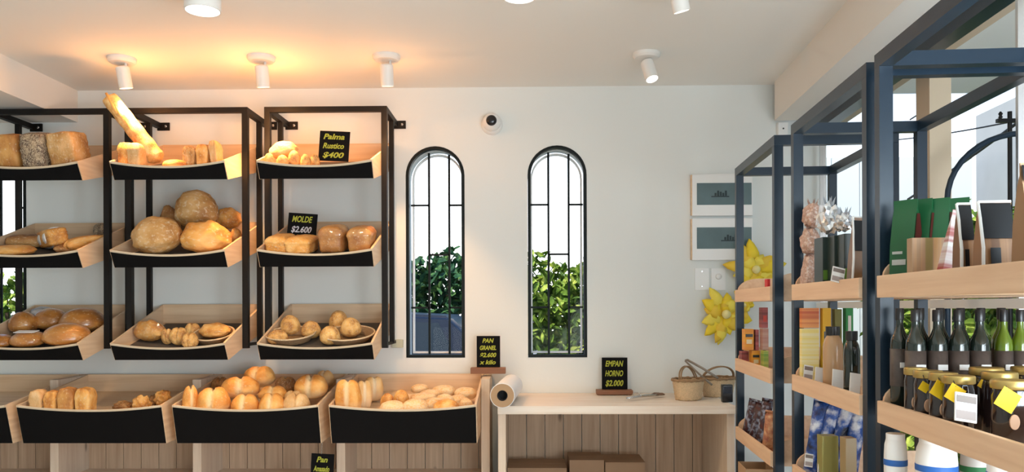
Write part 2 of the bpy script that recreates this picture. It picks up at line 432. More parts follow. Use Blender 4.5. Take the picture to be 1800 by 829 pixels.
def hedge(name, label, x0, x1, y0, y1, z0, z1, n, size, mat, seed):
    rnd = random.Random(seed)
    bm = bmesh.new()
    for i in range(n):
        x, y, z = rnd.uniform(x0, x1), rnd.uniform(y0, y1), rnd.uniform(z0, z1)
        h = noise.noise(Vector((x*2.2, y*2, seed)))
        if z > z1 - .22 + h*.35: continue
        s = size * rnd.uniform(.6, 1.3)
        q = Matrix.Translation((x, y, z)) @ Matrix.Rotation(rnd.uniform(0, 2*PI), 4, 'Z') @ Matrix.Rotation(rnd.uniform(-1.2, 1.2), 4, 'X') @ Matrix.Rotation(rnd.uniform(-1, 1), 4, 'Y')
        vs = [bm.verts.new(q @ Vector(p)) for p in ((0, -s, 0), (s*.45, -s*.3, s*.12), (s*.4, s*.45, s*.1), (0, s, -s*.1), (-s*.4, s*.45, s*.1), (-s*.45, -s*.3, s*.12))]
        bm.faces.new([vs[0], vs[1], vs[2], vs[3]]); bm.faces.new([vs[0], vs[3], vs[4], vs[5]])
    root = thing(name, label, 'hedge', ((x0+x1)/2, y0, 0))
    off = Vector(((x0+x1)/2, y0, 0))
    for v in bm.verts: v.co -= off
    me = bpy.data.meshes.new('foliage'); bm.to_mesh(me); bm.free(); me.materials.append(mat)
    o = bpy.data.objects.new('foliage', me); C.objects.link(o); o.parent = root
    st = bmesh.new()
    for i in range(max(3, int((x1-x0)/.35))):
        xx = x0 + (i+.5)*(x1-x0)/max(3, int((x1-x0)/.35)) + rnd.uniform(-.08, .08) - off.x
        yy = (y1-y0)/2 + rnd.uniform(-.1, .1)
        tube(st, [(xx, yy, 0), (xx+rnd.uniform(-.1, .1), yy, z1*.4), (xx+rnd.uniform(-.2, .2), yy, z1*.8)], .02, 6)
    obj('stems', st, plain('bark', (.10, .065, .04), .9), root)
    return root
struct('trim_2', box(-14, 16, WY+.24, 30, -.16, -.04), plain('asphalt', (.30, .30, .30), .9))
struct('trim_3', box(1.9, 16, -8, WY+.24, -.16, -.04), plain('asphalt_side', (.38, .37, .35), .9))
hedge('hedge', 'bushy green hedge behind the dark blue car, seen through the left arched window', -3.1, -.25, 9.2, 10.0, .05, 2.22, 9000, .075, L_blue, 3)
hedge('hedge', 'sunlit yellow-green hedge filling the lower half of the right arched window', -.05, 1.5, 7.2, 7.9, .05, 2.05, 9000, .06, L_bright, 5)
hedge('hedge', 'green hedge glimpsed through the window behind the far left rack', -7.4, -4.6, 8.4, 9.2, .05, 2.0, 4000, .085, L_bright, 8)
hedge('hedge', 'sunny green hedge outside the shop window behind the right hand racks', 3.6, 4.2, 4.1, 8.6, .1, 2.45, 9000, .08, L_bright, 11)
# parked car
car = thing('car', 'dark blue car parked outside the left arched window', 'car', (-2.0, 6.6, -.04))
prof = [(-2.75, .30), (-2.78, .72), (-2.6, .90), (-1.9, .98), (-1.3, 1.34), (-.7, 1.43), (.75, 1.45), (1.34, 1.42), (1.47, 1.30), (1.60, 1.02), (1.68, .74), (1.66, .30)]
bm = prism(prof, 0, 1.7, 'Y')
for v in bm.verts:
    if v.co.z > .95: v.co.y = .85 + (v.co.y - .85) * (1 - (v.co.z-.9)*.42)
bmesh.ops.bevel(bm, geom=[e_ for e_ in bm.edges], offset=.035, segments=3, affect='EDGES')
obj('car_body', bm, plain('dark_blue_car_paint', (.004, .013, .04), .4, coat=.3), car, True, ang=40)
bm = bmesh.new(); M_cg = plain('car_glass', (.02, .03, .045), .05)
sl = .21
for poly in ([(-1.6, 1.0), (-1.15, 1.27), (-.08, 1.37), (-.08, 1.0)], [(.0, 1.0), (.0, 1.37), (.7, 1.38), (.72, 1.0)], [(.8, 1.0), (.78, 1.38), (1.25, 1.36), (1.42, 1.05)]):
    yv = lambda z: .85 - .85*(1-(z-.9)*.42) - .006
    f = bm.faces.new([bm.verts.new((p[0], yv(p[1]), p[1])) for p in poly])
obj('side_windows', bm, M_cg, car)
for wx in (-1.85, 1.05):
    bm = bmesh.new(); lathe(bm, [(.05, -.1), (.20, -.1), (.31, -.09), (.32, 0), (.31, .09), (.05, .1)], 28, Matrix.Translation((wx, .11, .34)) @ Matrix.Rotation(R(90), 4, 'X'))
    obj('wheel', bm, M_blackplastic, car, True, ang=40)
# exterior right: eave, post, pale boundary walls, hoop, cables
M_ext = plain('pale_render', (.40, .41, .41), .9, var=.14, bscale=2.5, bump=.2)
M_tan = plain('tan_eave', (.62, .50, .36), .8)
ev = struct_empty('trim_4', (0, 0, 0), -AL)
obj('eave', box(1.56, 1.80, -3, WY+1, 2.66, 2.74), M_tan, ev)
obj('eave_post', box(1.70, 1.80, 3.95, 4.1, -.05, 2.66), M_tan, ev)
bw = tag(obj('boundary_wall', box(4.6, 4.8, -2, 9.5, -.05, 3.62), M_ext, loc=(0, 0, 0)), 'tall pale rendered wall across the yard outside the shop window', 'wall')
bw.rotation_euler = (0, 0, -AL)
bm = bmesh.new()
for i in range(9):
    bx(bm, 2.15 + i*.31, 2.15 + i*.31 + .30, 8.9, 8.98, -.05, 3.1)
tag(obj('board_fence', bm, plain('pale_fence_paint', (.62, .68, .72), .8)), 'pale fence of upright boards at the end of the side yard', 'fence')
bm = bmesh.new()
c0 = W(1800, 352, 3.6)
pts = []
for i in range(21):
    a = PI * i / 20
    pts.append((c0.x - .34*math.cos(a), 3.6, c0.z + .30*math.sin(a)))
pts = [(pts[0][0], 3.6, -.05)] + pts + [(pts[-1][0], 3.6, -.05)]
tube(bm, pts, .013, 8)
tag(obj('metal_hoop', bm, M_navy, smooth=True), 'dark steel hoop arching up in the yard behind the nearest right hand rack', 'hoop')
def cable(a, b, label, sag=.03, r=.006):
    bm = bmesh.new(); a = Vector(a); b = Vector(b)
    d = (b - a)
    tube(bm, [a + d*t - Vector((0, 0, sag*4*t*(1-t))) for t in [i/12 for i in range(13)]], r, 6)
    tag(obj('overhead_cable', bm, M_iron), label, 'cable', 'overhead cables outside the shop window')
cable(W(1596, 350, 6.4), W(1860, 160, 4.2), 'thick black cable slanting up across the yard above the hoop', .02, .009)
cable(W(1560, 247, 6.5), W(1860, 196, 4.2), 'thin black cable running nearly level just below the rack beam', .02, .005)
cable(W(1690, 120, 6.5), W(1860, -40, 4.2), 'black cable crossing the patch of sky at the top right', .02, .008)
cable(W(1600, 210, 6.5), W(1860, 20, 4.2), 'lower of the black cables crossing the top right patch of sky', .02, .006)
q = thing('utility_pole', 'grey utility pole with small insulators above the steel hoop', 'pole', (W(1775, 230, 4.4).x, 4.4, -.05))
bm = bmesh.new(); tube(bm, [(0, 0, 0), (0, 0, WZ(1775, 196, 4.4)+.05)], .012, 8); obj('pole', bm, M_iron, q)
zz = WZ(1775, 212, 4.4)+.05
obj('crossarm', box(-.07, .07, -.012, .012, zz-.01, zz+.01), M_iron, q)
for i in (-1, 0, 1):
    bm = bmesh.new(); lathe(bm, [(.004, 0), (.012, .008), (.007, .018), (.012, .028), (.004, .04)], 10, Matrix.Translation((i*.05, 0, zz+.01))); obj('insulator', bm, M_iron, q, True)

# ------------------------------------------------------------------ hanging racks on the left
RF, RB = 4.62, 4.86            # front and rear post planes
HP = .0165
tray_w, tray_d = .636, .63
TX0 = [WX(451, 4.34), WX(192.5, 4.34)]
tray_w = WX(655, 4.34) - TX0[0]
pitch = TX0[0] - TX0[1]
TX = [TX0[1] - pitch, TX0[1], TX0[0]]        # left edges, rack 1..3
z_top = WZ(570, 188, RF)
z_bot = WZ(674, 611, RF)
def make_rack():
    t = thing('hanging_rack', 'x', 'rack', (0, 0, z_bot), 0, 'black iron wall racks for bread trays')
    xl, xr = -HP - .009, tray_w + .002 + HP
    H = z_top - z_bot
    for x in (xl, xr):
        obj('post', box(x-HP, x+HP, RF-HP, RF+HP, 0, H), M_iron, t)
        obj('rear_post', box(x-HP*.85, x+HP*.85, RB-HP*.85, RB+HP*.85, .02, H-.03), M_iron, t)
        obj('side_beam', box(x-HP, x+HP, RF+HP, WY-.012, H-.032, H), M_iron, t)
        obj('lower_side_bar', box(x-.006, x+.006, RF+HP, WY-.012, .012, .03), M_iron, t)
        pl = obj('wall_plate', box(x-.01, x+.068, WY-.012, WY-.001, H-.046, H+.004, .002), M_iron, t)
        bm = bmesh.new(); lathe(bm, [(.008, 0), (.008, .003), (.004, .005)], 12, Matrix.Translation((x+.045, WY-.012, H-.021)) @ Matrix.Rotation(R(90), 4, 'X'))
        obj('screw', bm, M_steel, pl)
    obj('front_beam', box(xl+HP, xr-HP, RF-HP, RF+HP, H-.03, H), M_iron, t)
    return t
rack0 = make_rack()
rack_labels = ['black iron bread rack cut off by the left edge of the photo', 'middle black iron bread rack, with the long baguette in its top tray', 'right hand black iron bread rack, nearest the arched windows']
racks = []
for i in range(3):
    r_ = rack0 if i == 0 else dup(rack0)
    r_.location.x = TX[i]; r_['label'] = rack_labels[i]; racks.append(r_)
bm = box(0, .07, WY-.03, WY-.002, -.005, .045, .003)
o = obj('foot_plate', bm, plain('pale_green_plate', (.55, .56, .42), .6), racks[2]); o.location = (tray_w-.004, 0, -.012)

# bread trays
SLR = .34; SLB = .25
def front_strip(w, dip, th, top_off, bot, y_at, n=28, yshift=0):
    """curved-top front board; y_at(z) gives the leaning front surface"""
    bm = bmesh.new(); cols = []
    for i in range(n+1):
        x = w * i / n; zt = -dip * (1 - (2*i/n - 1)**2) - top_off
        cols.append([bm.verts.new((x, y_at(z) + dy + yshift, z)) for (z, dy) in ((zt, 0), (bot, 0), (bot, th), (zt, th))])
    for i in range(n):
        for k_ in range(4):
            bm.faces.new([cols[i][k_], cols[i][(k_+1) % 4], cols[i+1][(k_+1) % 4], cols[i+1][k_]])
    bm.faces.new(cols[0]); bm.faces.new(cols[-1][::-1])
    return bm
def make_tray(kind):
    if kind == 'tray':
        w, d, sr, zb, yb, sb, dip, fl0, fl1, name = tray_w, .635, SLR, -.096, .055, SLB, .026, -.055, .25, 'bread_tray'
    else:
        w, d, sr, zb, yb, sb, dip, fl0, fl1, name = bin_w, .70, .155, -.215, .06, .04, .026, -.10, .15, 'bread_bin'
    t = thing(name, 'x', 'tray' if kind == 'tray' else 'bin')
    th = .012
    side = [(0, 0), (d, sr*d), (d, zb + sb*(d-yb)), (yb, zb)]
    for x0 in (0, w-th):
        obj('side_panel', prism(side, x0, x0+th, 'X'), M_pine_y, t)
    y_at = lambda z: yb * z / zb
    obj('front_panel', front_strip(w-2*th, dip, .011, 0, zb+.003, y_at), M_rim, t).location = (th, .001, 0)
    fb = obj('black_front_board', front_strip(w-2*.004, dip, .004, .012, zb+.001, y_at, yshift=-.0045), M_black, t); fb.location = (.004, 0, 0)
    fb['label'] = 'matt black front board'
    obj('back_panel', box(th, w-th, d-.012, d, fl0+fl1*d-.01, sr*d), M_pine, t)
    z0 = fl0
    bm = prism([(.03, z0-.012+fl1*.03), (.03, z0+fl1*.03), (d-.013, z0+fl1*(d-.013)), (d-.013, z0-.012+fl1*(d-.013))], th, w-th, 'X')
    obj('bottom_board', bm, M_pine, t)
    if kind != 'tray': return t
    bm = prism([(.05, z0+.0005+fl1*.05), (.05, z0+.003+fl1*.05), (d-.04, z0+.003+fl1*(d-.04)), (d-.04, z0+.0005+fl1*(d-.04))], th+.03, w-th-.03, 'X')
    obj('bottom_sheet', bm, M_sheet, t)['label'] = 'dark grey sheet'  # dark grey-brown sheet covering most of the tray bottom
    return t
TRAYS = {}
tz = [WZ(553, 280.5, 4.34), WZ(553, 437, 4.34), WZ(553, 602, 4.34)]
tray0 = make_tray('tray')
pos_r = ['far left rack', 'middle rack', 'right hand rack']; pos_t = ['top', 'middle', 'bottom']
for i in range(3):
    for j in range(3):
        o = tray0 if i == j == 0 else dup(tray0)
        o.location = (TX[i], 4.34, tz[j]); o['group'] = 'black-fronted trays on the wall racks'
        content = {(0,0): 'holding upright dark and light tin loaves', (0,1): 'holding a bagged loaf with a white label', (0,2): 'full of shiny wrapped round loaves',
                   (1,0): 'holding the tall baguette', (1,1): 'heaped with big floury round loaves', (1,2): 'with a round basket and a bag of pastries',
                   (2,0): 'with a chalk sign and small buns', (2,1): 'holding a row of four tin loaves', (2,2): 'with two wicker baskets of buns'}[(i, j)]
        o['label'] = '%s tray of the %s, %s' % (pos_t[j], pos_r[i], content)
        TRAYS['R%d%d' % (i+1, j+1)] = (o.location.copy(), -.052, .25, tray_w, .635)

# ------------------------------------------------------------------ bread stand with big bins
SF = 4.64
BY = 4.25
bin_x1 = WX(837, BY); bin_w = WX(837, BY) - WX(577, BY)
up_w = .05
bp_ = bin_w + up_w + .004
z_stand = WZ(700, 657, WY-.05)
stand = thing('bread_stand', 'long pale timber bread stand under the wall racks, carrying the four black-fronted bins', 'stand', (bin_x1, WY, 0))
for k_ in range(5):
    xu = .002 - k_*bp_
    obj('upright', box(xu, xu+up_w, SF-WY, -.005, 0, z_stand-.004, .003), M_white_wood_z, stand)
xl = -4*bp_
def planks(x0, x1, y0, y1, z0, z1, pw, gap=.004):
    bm = bmesh.new(); x = x0
    while x < x1 - .01:
        bx(bm, x, min(x+pw-gap, x1), y0, y1, z0, z1); x += pw
    return bm
obj('back_panel', planks(xl, .0, -.03, -.018, .4, z_stand, .112), M_plank, stand)
for k_ in range(4):
    xu = .002 - k_*bp_
    obj('backboard', box(xu-bp_+up_w+.001, xu-.001, -.05, -.031, z_stand-.32, z_stand-.012), M_pine, stand)
    obj('shelf_board', box(xu-bp_+up_w+.001, xu-.001, SF-WY+.01, -.031, .405, WZ(700, 823, WY-.03)), M_white_wood, stand)
zr = WZ(707, 711, BY)
bin0 = make_tray('bin')
bl = ['large black-fronted bread bin at the far left edge, mostly out of the photo', 'large black-fronted bread bin holding four upright loaves and broken chunks',
      'large black-fronted bread bin heaped with golden split rolls', 'large black-fronted bread bin nearest the paper roll, holding flat oval breads']
for k_ in range(4):
    o = bin0 if k_ == 0 else dup(bin0)
    o.location = (bin_x1 - bin_w - (3-k_)*bp_, BY, zr); o['label'] = bl[k_]; o['group'] = 'black-fronted bins of the bread stand'
    TRAYS['B%d' % (k_+1)] = (o.location.copy(), -.097, .15, bin_w, .70)

# ------------------------------------------------------------------ bread
def lump(seed, amp=.06, fr=2.0, flat=.15, boxy=0, crease=0, lobes=False, sub=4, dome=0, taper=0, slashes=0):
    """unit-size (diameter 1) bread body resting at z=-.5..+.5"""
    bm = bmesh.new(); bmesh.ops.create_icosphere(bm, subdivisions=sub, radius=1)
    off = Vector((seed*7.1, seed*3.3, seed*1.7))
    for v in bm.verts:
        p = v.co.copy()
        if boxy:
            m_ = max(abs(p.x), abs(p.y), abs(p.z)); s = 1/m_; p = p.lerp(p*s, boxy)
        if dome and p.z > 0:
            pass
        p *= 1 + amp*noise.noise(v.co*fr + off) + amp*.45*noise.noise(v.co*fr*2.6 + off)
        if crease:
            g = math.exp(-(p.x/.075)**2); w_ = math.exp(-(p.x/.38)**2)
            k_ = 1 - crease*g - .13*w_
            if p.z > -.3: p.z = p.z*k_ if p.z > 0 else p.z
            p.y *= 1 - crease*.8*g - .06*w_
        if lobes:
            g = math.exp(-(p.y/.10)**2); p.z -= .10*g*(1 if p.z > 0 else 0)
        if slashes:
            s_ = math.sin(p.x*slashes + p.y*2.0)
            if p.z > 0: p.z += .10*max(0, s_)
        if p.z < 0: p.z = p.z*(1-flat)
        v.co = p
    xs = [v.co.x for v in bm.verts]; ys = [v.co.y for v in bm.verts]; zs = [v.co.z for v in bm.verts]
    for v in bm.verts:
        v.co.x = (v.co.x-min(xs))/(max(xs)-min(xs))-.5
        v.co.y = (v.co.y-min(ys))/(max(ys)-min(ys))-.5
        v.co.z = (v.co.z-min(zs))/(max(zs)-min(zs))-.5
    return bm
def tin(seed, top=.38):
    """tin loaf: straight sides, bulging domed crust on top"""
    bm = lump(seed, .03, 2.4, 0, boxy=.74, sub=4)
    for v in bm.verts:
        z = v.co.z
        w = .88
        if z > .05: w = .88 + .12*math.sin(min(1, (z-.05)/.16)*PI/2)
        if z > .12:
            u = (z-.12)/.38
            w *= math.sqrt(max(.02, 1 - .80*u**2.2))
        v.co.x *= w; v.co.y *= .94 + .06*(w-.88)/.12 if w > .88 else max(.6, .94-(.88-w)*.35)
    return bm
KINDS = {'split': lambda s: lump(s, .06, 1.8, .3, crease=.32), 'hotdog': lambda s: lump(s, .03, 1.4, .2, boxy=.22, crease=.15),
         'boule': lambda s: lump(s, .09, 2.2, .35, slashes=0), 'bun': lambda s: lump(s, .035, 1.8, .45), 'flat': lambda s: lump(s, .07, 2.0, .2, boxy=.12),
         'chunk': lambda s: lump(s, .30, 2.6, .1, boxy=.3), 'tin': tin, 'box': lambda s: lump(s, .035, 2.0, 0, boxy=.7),
         'slashed': lambda s: lump(s, .10, 2.4, .3, slashes=7)}
MESHES = {}
def bmesh_for(kind, var):
    if (kind, var) not in MESHES:
        bm = KINDS[kind](var + len(kind)*1.37)
        me = bpy.data.meshes.new(kind); bm.to_mesh(me); bm.free()
        for p in me.polygons: p.use_smooth = True
        me.materials.append(B_gold); MESHES[(kind, var)] = me
    return MESHES[(kind, var)]
cnt = [0]
def put(tr, kind, x0, x1, yt, t, dep, mat, name, label, cat='bread', yb=None, rz=0, rx=None, ry=0, group=None, var=None, hmin=.03, lift=0):
    """bread spanning photo columns x0..x1 with its top at row yt, standing at fraction t of the tray's depth"""
    loc, f0, f1, w, d = TRAYS[tr]
    Y = loc.y + t*d
    a, b = W(x0, yt, Y), W(x1, yt, Y)
    cx, width, ztop = (a.x+b.x)/2, b.x-a.x, (a.z+b.z)/2
    fz = loc.z + f0 + f1*(Y-loc.y) + .003 + lift
    zb = fz if yb is None else max(fz, WZ((x0+x1)/2, yb, Y))
    h = max(hmin, ztop - zb)
    dm = dep if dep > 0 else -dep*width
    var = cnt[0] % 5 if var is None else var; cnt[0] += 1
    me = bmesh_for(kind, var)
    o = bpy.data.objects.new(name, me); C.objects.link(o)
    o.material_slots[0].link = 'OBJECT'; o.material_slots[0].material = mat
    o.location = (cx, Y, zb + h/2)
    # keep inside the tray
    o.scale = (width, dm, h)
    o.rotation_euler = (math.atan(f1)*.8 if rx is None else rx, ry, rz)
    lo, hi = loc.x+.014+width/2, loc.x+w-.014-width/2
    if lo < hi: o.location.x = min(max(cx, lo), hi)
    yl, yh = loc.y+.02+dm/2, loc.y+d-.015-dm/2
    if yl < yh: o.location.y = min(max(Y, yl), yh)
    o.location.z += f1*(o.location.y-Y) if yb is None else 0
    tag(o, label, cat, group)
    return o
def child_patch(o, bm, mat, name, label=None):
    c = obj(name, bm, mat, o); 
    if label: c['label'] = label
    return c

# rack 1, top: upright tin loaves
put('R11', 'box', -32, 14, 236, .22, .20, B_seed, 'tin_loaf', 'dark seeded loaf cut off by the left edge, top tray', 'bread')
put('R11', 'box', 8, 48, 235, .22, .20, B_tin, 'tin_loaf', 'smooth golden-brown tin loaf, left of the dark seed-speckled one')
put('R11', 'box', 50, 93, 233, .2, .20, B_seed, 'tin_loaf', 'dark loaf with pale seed markings standing in the far left top tray')
put('R11', 'box', 97, 146, 231, .22, .20, B_rustic, 'tin_loaf', 'light grainy tin loaf, rightmost in the far left top tray', ry=-.08)
# rack 1, middle
put('R12', 'flat', -20, 62, 430, .18, .17, B_gold, 'flat_loaf', 'long flat golden loaf at the front left of the far left middle tray')
put('R12', 'hotdog', -10, 60, 412, .55, .14, B_brown, 'long_loaf', 'dark brown long loaf lying behind the labelled bag')
o = put('R12', 'box', 58, 128, 404, .40, .11, B_gold, 'bagged_loaf', 'long loaf in clear plastic with a white label, lying diagonally', rz=-.85)
o.scale = (.33, .115, .105); o.location.z += .015
for s in (-.25, .2):
    bm = bmesh.new(); lathe(bm, [(.52, -.09), (.545, -.07), (.545, .07), (.52, .09)], 24, Matrix.Translation((s, 0, 0)) @ Matrix.Rotation(R(90), 4, 'Y')); child_patch(o, bm, M_paper, 'label_band', 'shiny white label band')
put('R12', 'flat', 96, 132, 428, .3, .12, B_brown, 'flat_loaf', 'small brown flat loaf beside the labelled bag', rz=.4)
put('R12', 'hotdog', 140, 168, 414, .42, .30, B_gold, 'long_loaf', 'golden long loaf lying along the right side of the far left middle tray', rz=-.35)
put('R12', 'hotdog', 168, 192, 392, .85, .12, B_seed, 'long_loaf', 'dark loaf end in the back right corner of the far left middle tray')
# rack 1, bottom: shiny wrapped rounds
for (x0, x1, yt, t, lab) in [(14, 62, 547, .58, 'shiny round loaf at the back left of the far left bottom tray'), (60, 118, 541, .72, 'shiny round loaf in the middle of the back row, far left bottom tray'),
        (106, 182, 541, .62, 'big shiny round loaf at the back right of the far left bottom tray'), (80, 160, 568, .20, 'big shiny round loaf at the front right of the far left bottom tray'),
        (20, 80, 581, .17, 'flat shiny round loaf with a white label on top'), (-30, 22, 588, .14, 'shiny loaf at the front left corner, cut by the photo edge')]:
    o = put('R13', 'bun', x0, x1, yt, t, -.9, B_shiny, 'wrapped_round_loaf', lab, group=None, hmin=.07)
    if 'white label' in lab:
        bm = box(-.30, .30, -.22, .10, .47, .505, .01); c_ = child_patch(o, bm, M_paper, 'label', 'white paper label')
put('R13', 'flat', 38, 82, 538, .9, .10, plain('silver_wrap', (.55, .55, .58), .25, metal=.6), 'wrapped_packet', 'small grey wrapped packet with a white label behind the round loaves', 'packet')
# rack 2, top
bag_t = TRAYS['R21']
bm = bmesh.new()
p0, p1 = W(281, 285, 4.50), W(189, 168, 4.40)
n_ = 40; pts = [p0.lerp(p1, i/n_) for i in range(n_+1)]
root_l = p0.copy()
def bag_r(u): 
    a_ = min(1, u/.07)**.5; b_ = min(1, (1-u)/.03)**.4
    return max(.006, .050*a_*b_*(1 + .03*math.sin(u*30)) * (1 - .14*u))
rings_pts = [p - root_l for p in pts]
tube(bm, rings_pts, bag_r, 20)
bg_o = tag(obj('baguette', bm, bread('baguette_crust', (.92, .66, .28), (.80, .46, .14), (.56, .26, .06), .3, scale=14), smooth=True, loc=root_l), 'tall golden baguette leaning up out of the middle rack top tray', 'bread')
bm = bmesh.new()
for u in (.2, .36, .52, .68, .84):
    c_ = (p0.lerp(p1, u) - root_l); ax = (p1-p0).normalized(); sd = Vector((ax.z, 0, -ax.x))
    a_ = c_ - ax*.07 + Vector((0, -.036, 0)) - sd*.012; b_ = c_ + ax*.07 + Vector((0, -.036, 0)) + sd*.012
    tube(bm, [a_.lerp(b_, i/6) for i in range(7)], lambda u_: .006 + .006*math.sin(u_*PI), 8)
obj('crust_slashes', bm, B_gold, bg_o, True)
put('R21', 'tin', 203, 232, 251, .16, .13, B_gold, 'tin_loaf', 'golden tin loaf end at the left corner of the middle rack top tray', rx=0)
put('R21', 'tin', 226, 252, 252, .10, .13, B_crumb, 'tin_loaf', 'pale cut tin loaf between its golden neighbour and the baguette', rx=0)
put('R21', 'tin', 325, 349, 257, .2, .11, B_rustic, 'tin_loaf', 'brown tin loaf, leftmost of the three right of the baguette', rx=0)
put('R21', 'tin', 348, 372, 254, .2, .11, B_gold, 'tin_loaf', 'golden tin loaf, middle of the three right of the baguette', rx=0)
put('R21', 'tin', 372, 388, 247, .2, .11, B_crumb, 'tin_loaf', 'narrow pale loaf, tallest and rightmost of the three right of the baguette', rx=0, ry=-.1)
put('R21', 'flat', 286, 330, 280, .14, .10, B_gold, 'flat_loaf', 'flat golden bread at the foot of the baguette')
# rack 2, middle: big floury rounds
put('R22', 'boule', 232, 318, 379, .20, -.75, B_rustic, 'round_loaf', 'big floury round loaf at the front left of the middle tray', ry=-.15)
put('R22', 'slashed', 322, 410, 386, .22, -.75, B_gold, 'round_loaf', 'big golden round loaf at the front right of the middle tray')
put('R22', 'boule', 308, 384, 333, .55, -.8, B_rustic, 'round_loaf', 'floury round loaf on top of the heap in the middle tray', yb=402)
put('R22', 'boule', 280, 316, 360, .85, -.8, B_brown, 'round_loaf', 'brown round loaf half hidden at the back left of the heap')
put('R22', 'slashed', 380, 424, 364, .80, -.9, B_gold, 'round_loaf', 'scored golden loaf at the back right of the heap', yb=402)
put('R22', 'boule', 404, 425, 400, .62, -1.1, B_gold, 'small_loaf', 'small golden loaf tucked in the right corner of the middle tray')
# rack 2, bottom
o = put('R23', 'slashed', 216, 284, 561, .32, .12, B_gold, 'bagged_pastry', 'twisted pastry in a clear bag at the left of the middle rack bottom tray', 'pastry', rz=-.5)
bm = lump(3, .16, 3.2, .1, sub=3)
for v in bm.verts: v.co *= 1.12
child_patch(o, bm, M_film, 'clear_bag', 'crinkled clear plastic bag')
for (x0, x1, yt, t, lab) in [(284, 304, 577, .22, 'small golden bun right beside the bagged pastry'), (298, 330, 575, .20, 'golden bun in the middle of the middle rack bottom tray'),
        (318, 347, 585, .08, 'golden bun at the front, below the basket edge'), (325, 352, 567, .42, 'golden bun behind the others, touching the basket')]:
    put('R23', 'split', x0, x1, yt, t, -.9, B_bun, 'bun', lab)
put('R33', 'bun', 493, 528, 553, .50, -.9, B_bun, 'bun', 'glazed bun standing high at the back of the left basket')
put('R33', 'bun', 470, 506, 579, .22, -.9, B_bun, 'bun', 'golden bun at the front left of the left basket')
put('R33', 'bun', 530, 564, 563, .40, -.8, B_bun, 'bun', 'seeded golden bun on the right edge of the left basket')
put('R33', 'bun', 578, 612, 545, .60, -.9, B_bun, 'bun', 'bun at the back of the right basket, half in shadow', yb=585)
put('R33', 'bun', 598, 635, 557, .38, -.9, B_bun, 'bun', 'pale seeded bun on top in the right basket', yb=592)
put('R33', 'bun', 562, 598, 572, .20, -.9, B_bun, 'bun', 'golden bun at the front left of the right basket')
# shallow bread baskets
def bread_basket(tr, px, py, wpx, hpx, t, label, fill=None, tilt=.25):
    loc, f0, f1, w, d = TRAYS[tr]; Y = loc.y + t*d
    c = W(px, py, Y); r = wpx*Y/F/2
    root = thing('bread_basket', label, 'basket', (c.x, Y, loc.z+f0+f1*(Y-loc.y)+.004))
    root.rotation_euler = (tilt, 0, 0)
    bm = bmesh.new(); h = hpx*Y/F
    prof = [(r*.02, .004), (r*.70, .004), (r*.74, 0)] + [(r*(.74 + .26*i/8), h*i/8) for i in range(1, 9)] + [(r*.97, h)] + [(r*(.94 - .22*i/6), h - (h-.008)*i/6) for i in range(7)]
    lathe(bm, prof, 48, jitter=lambda i, j: .0016*(1 if (i+j//2) % 2 else -1), cap=False)
    obj('basket_body', bm, M_wicker_d, root, True)
    bm = bmesh.new(); tube(bm, [(r*math.cos(2*PI*i/36), r*math.sin(2*PI*i/36), h) for i in range(37)], .005, 8); obj('rim', bm, M_wicker, root, True)
    return root
bread_basket('R23', 377, 592, 70, 14, .34, 'round wicker basket tipped forward in the middle rack bottom tray', tilt=.35)
put('R23', 'slashed', 350, 405, 566, .34, -.8, B_gold, 'round_loaf', 'golden twisted loaf lying in the round wicker basket', lift=.02)
bread_basket('R33', 512, 600, 86, 14, .32, 'left wicker basket of buns in the right hand rack bottom tray')
bread_basket('R33', 612, 598, 94, 13, .34, 'right wicker basket of buns in the right hand rack bottom tray')
# rack 3, top
put('R31', 'boule', 462, 514, 248, .26, -.6, B_pale, 'round_loaf', 'pale floury loaf at the left of the right rack top tray', yb=278, ry=-.2)
put('R31', 'bun', 463, 482, 269, .06, -.9, B_bun, 'bun', 'small yellow bun in the front left corner of the top tray')
put('R31', 'bun', 506, 529, 264, .14, -.9, B_bun, 'bun', 'golden bun right of the pale floury loaf')
put('R31', 'bun', 528, 546, 271, .10, -.9, B_bun, 'bun', 'small golden bun, second right of the pale loaf')
put('R31', 'bun', 545, 562, 270, .12, -.9, B_bun, 'bun', 'small golden bun touching the chalk sign')
put('R31', 'bun', 486, 508, 272, .08, -.8, B_bun, 'bun', 'golden bun under the front of the pale floury loaf')
# rack 3, middle: four tin loaves
put('R32', 'tin', 460, 504, 411, .26, .24, B_gold, 'tin_loaf', 'low golden tin loaf, leftmost in the right rack middle tray')
put('R32', 'tin', 505, 556, 413, .24, .24, B_gold, 'tin_loaf', 'low golden tin loaf below the chalk sign')
def wrapped(o):
    me = o.data; c = bpy.data.objects.new('clear_wrap', me); C.objects.link(c); c.parent = o; c.scale = (1.035, 1.035, 1.035)
    c.material_slots[0].link = 'OBJECT'; c.material_slots[0].material = M_film; c['label'] = 'clear plastic wrapping'
wrapped(put('R32', 'tin', 563, 612, 394, .26, .22, B_tin, 'tin_loaf', 'tall domed tin loaf in clear wrap, third from the left'))
wrapped(put('R32', 'tin', 613, 660, 396, .26, .22, B_tin, 'tin_loaf', 'tall domed tin loaf in clear wrap at the right end of the row'))
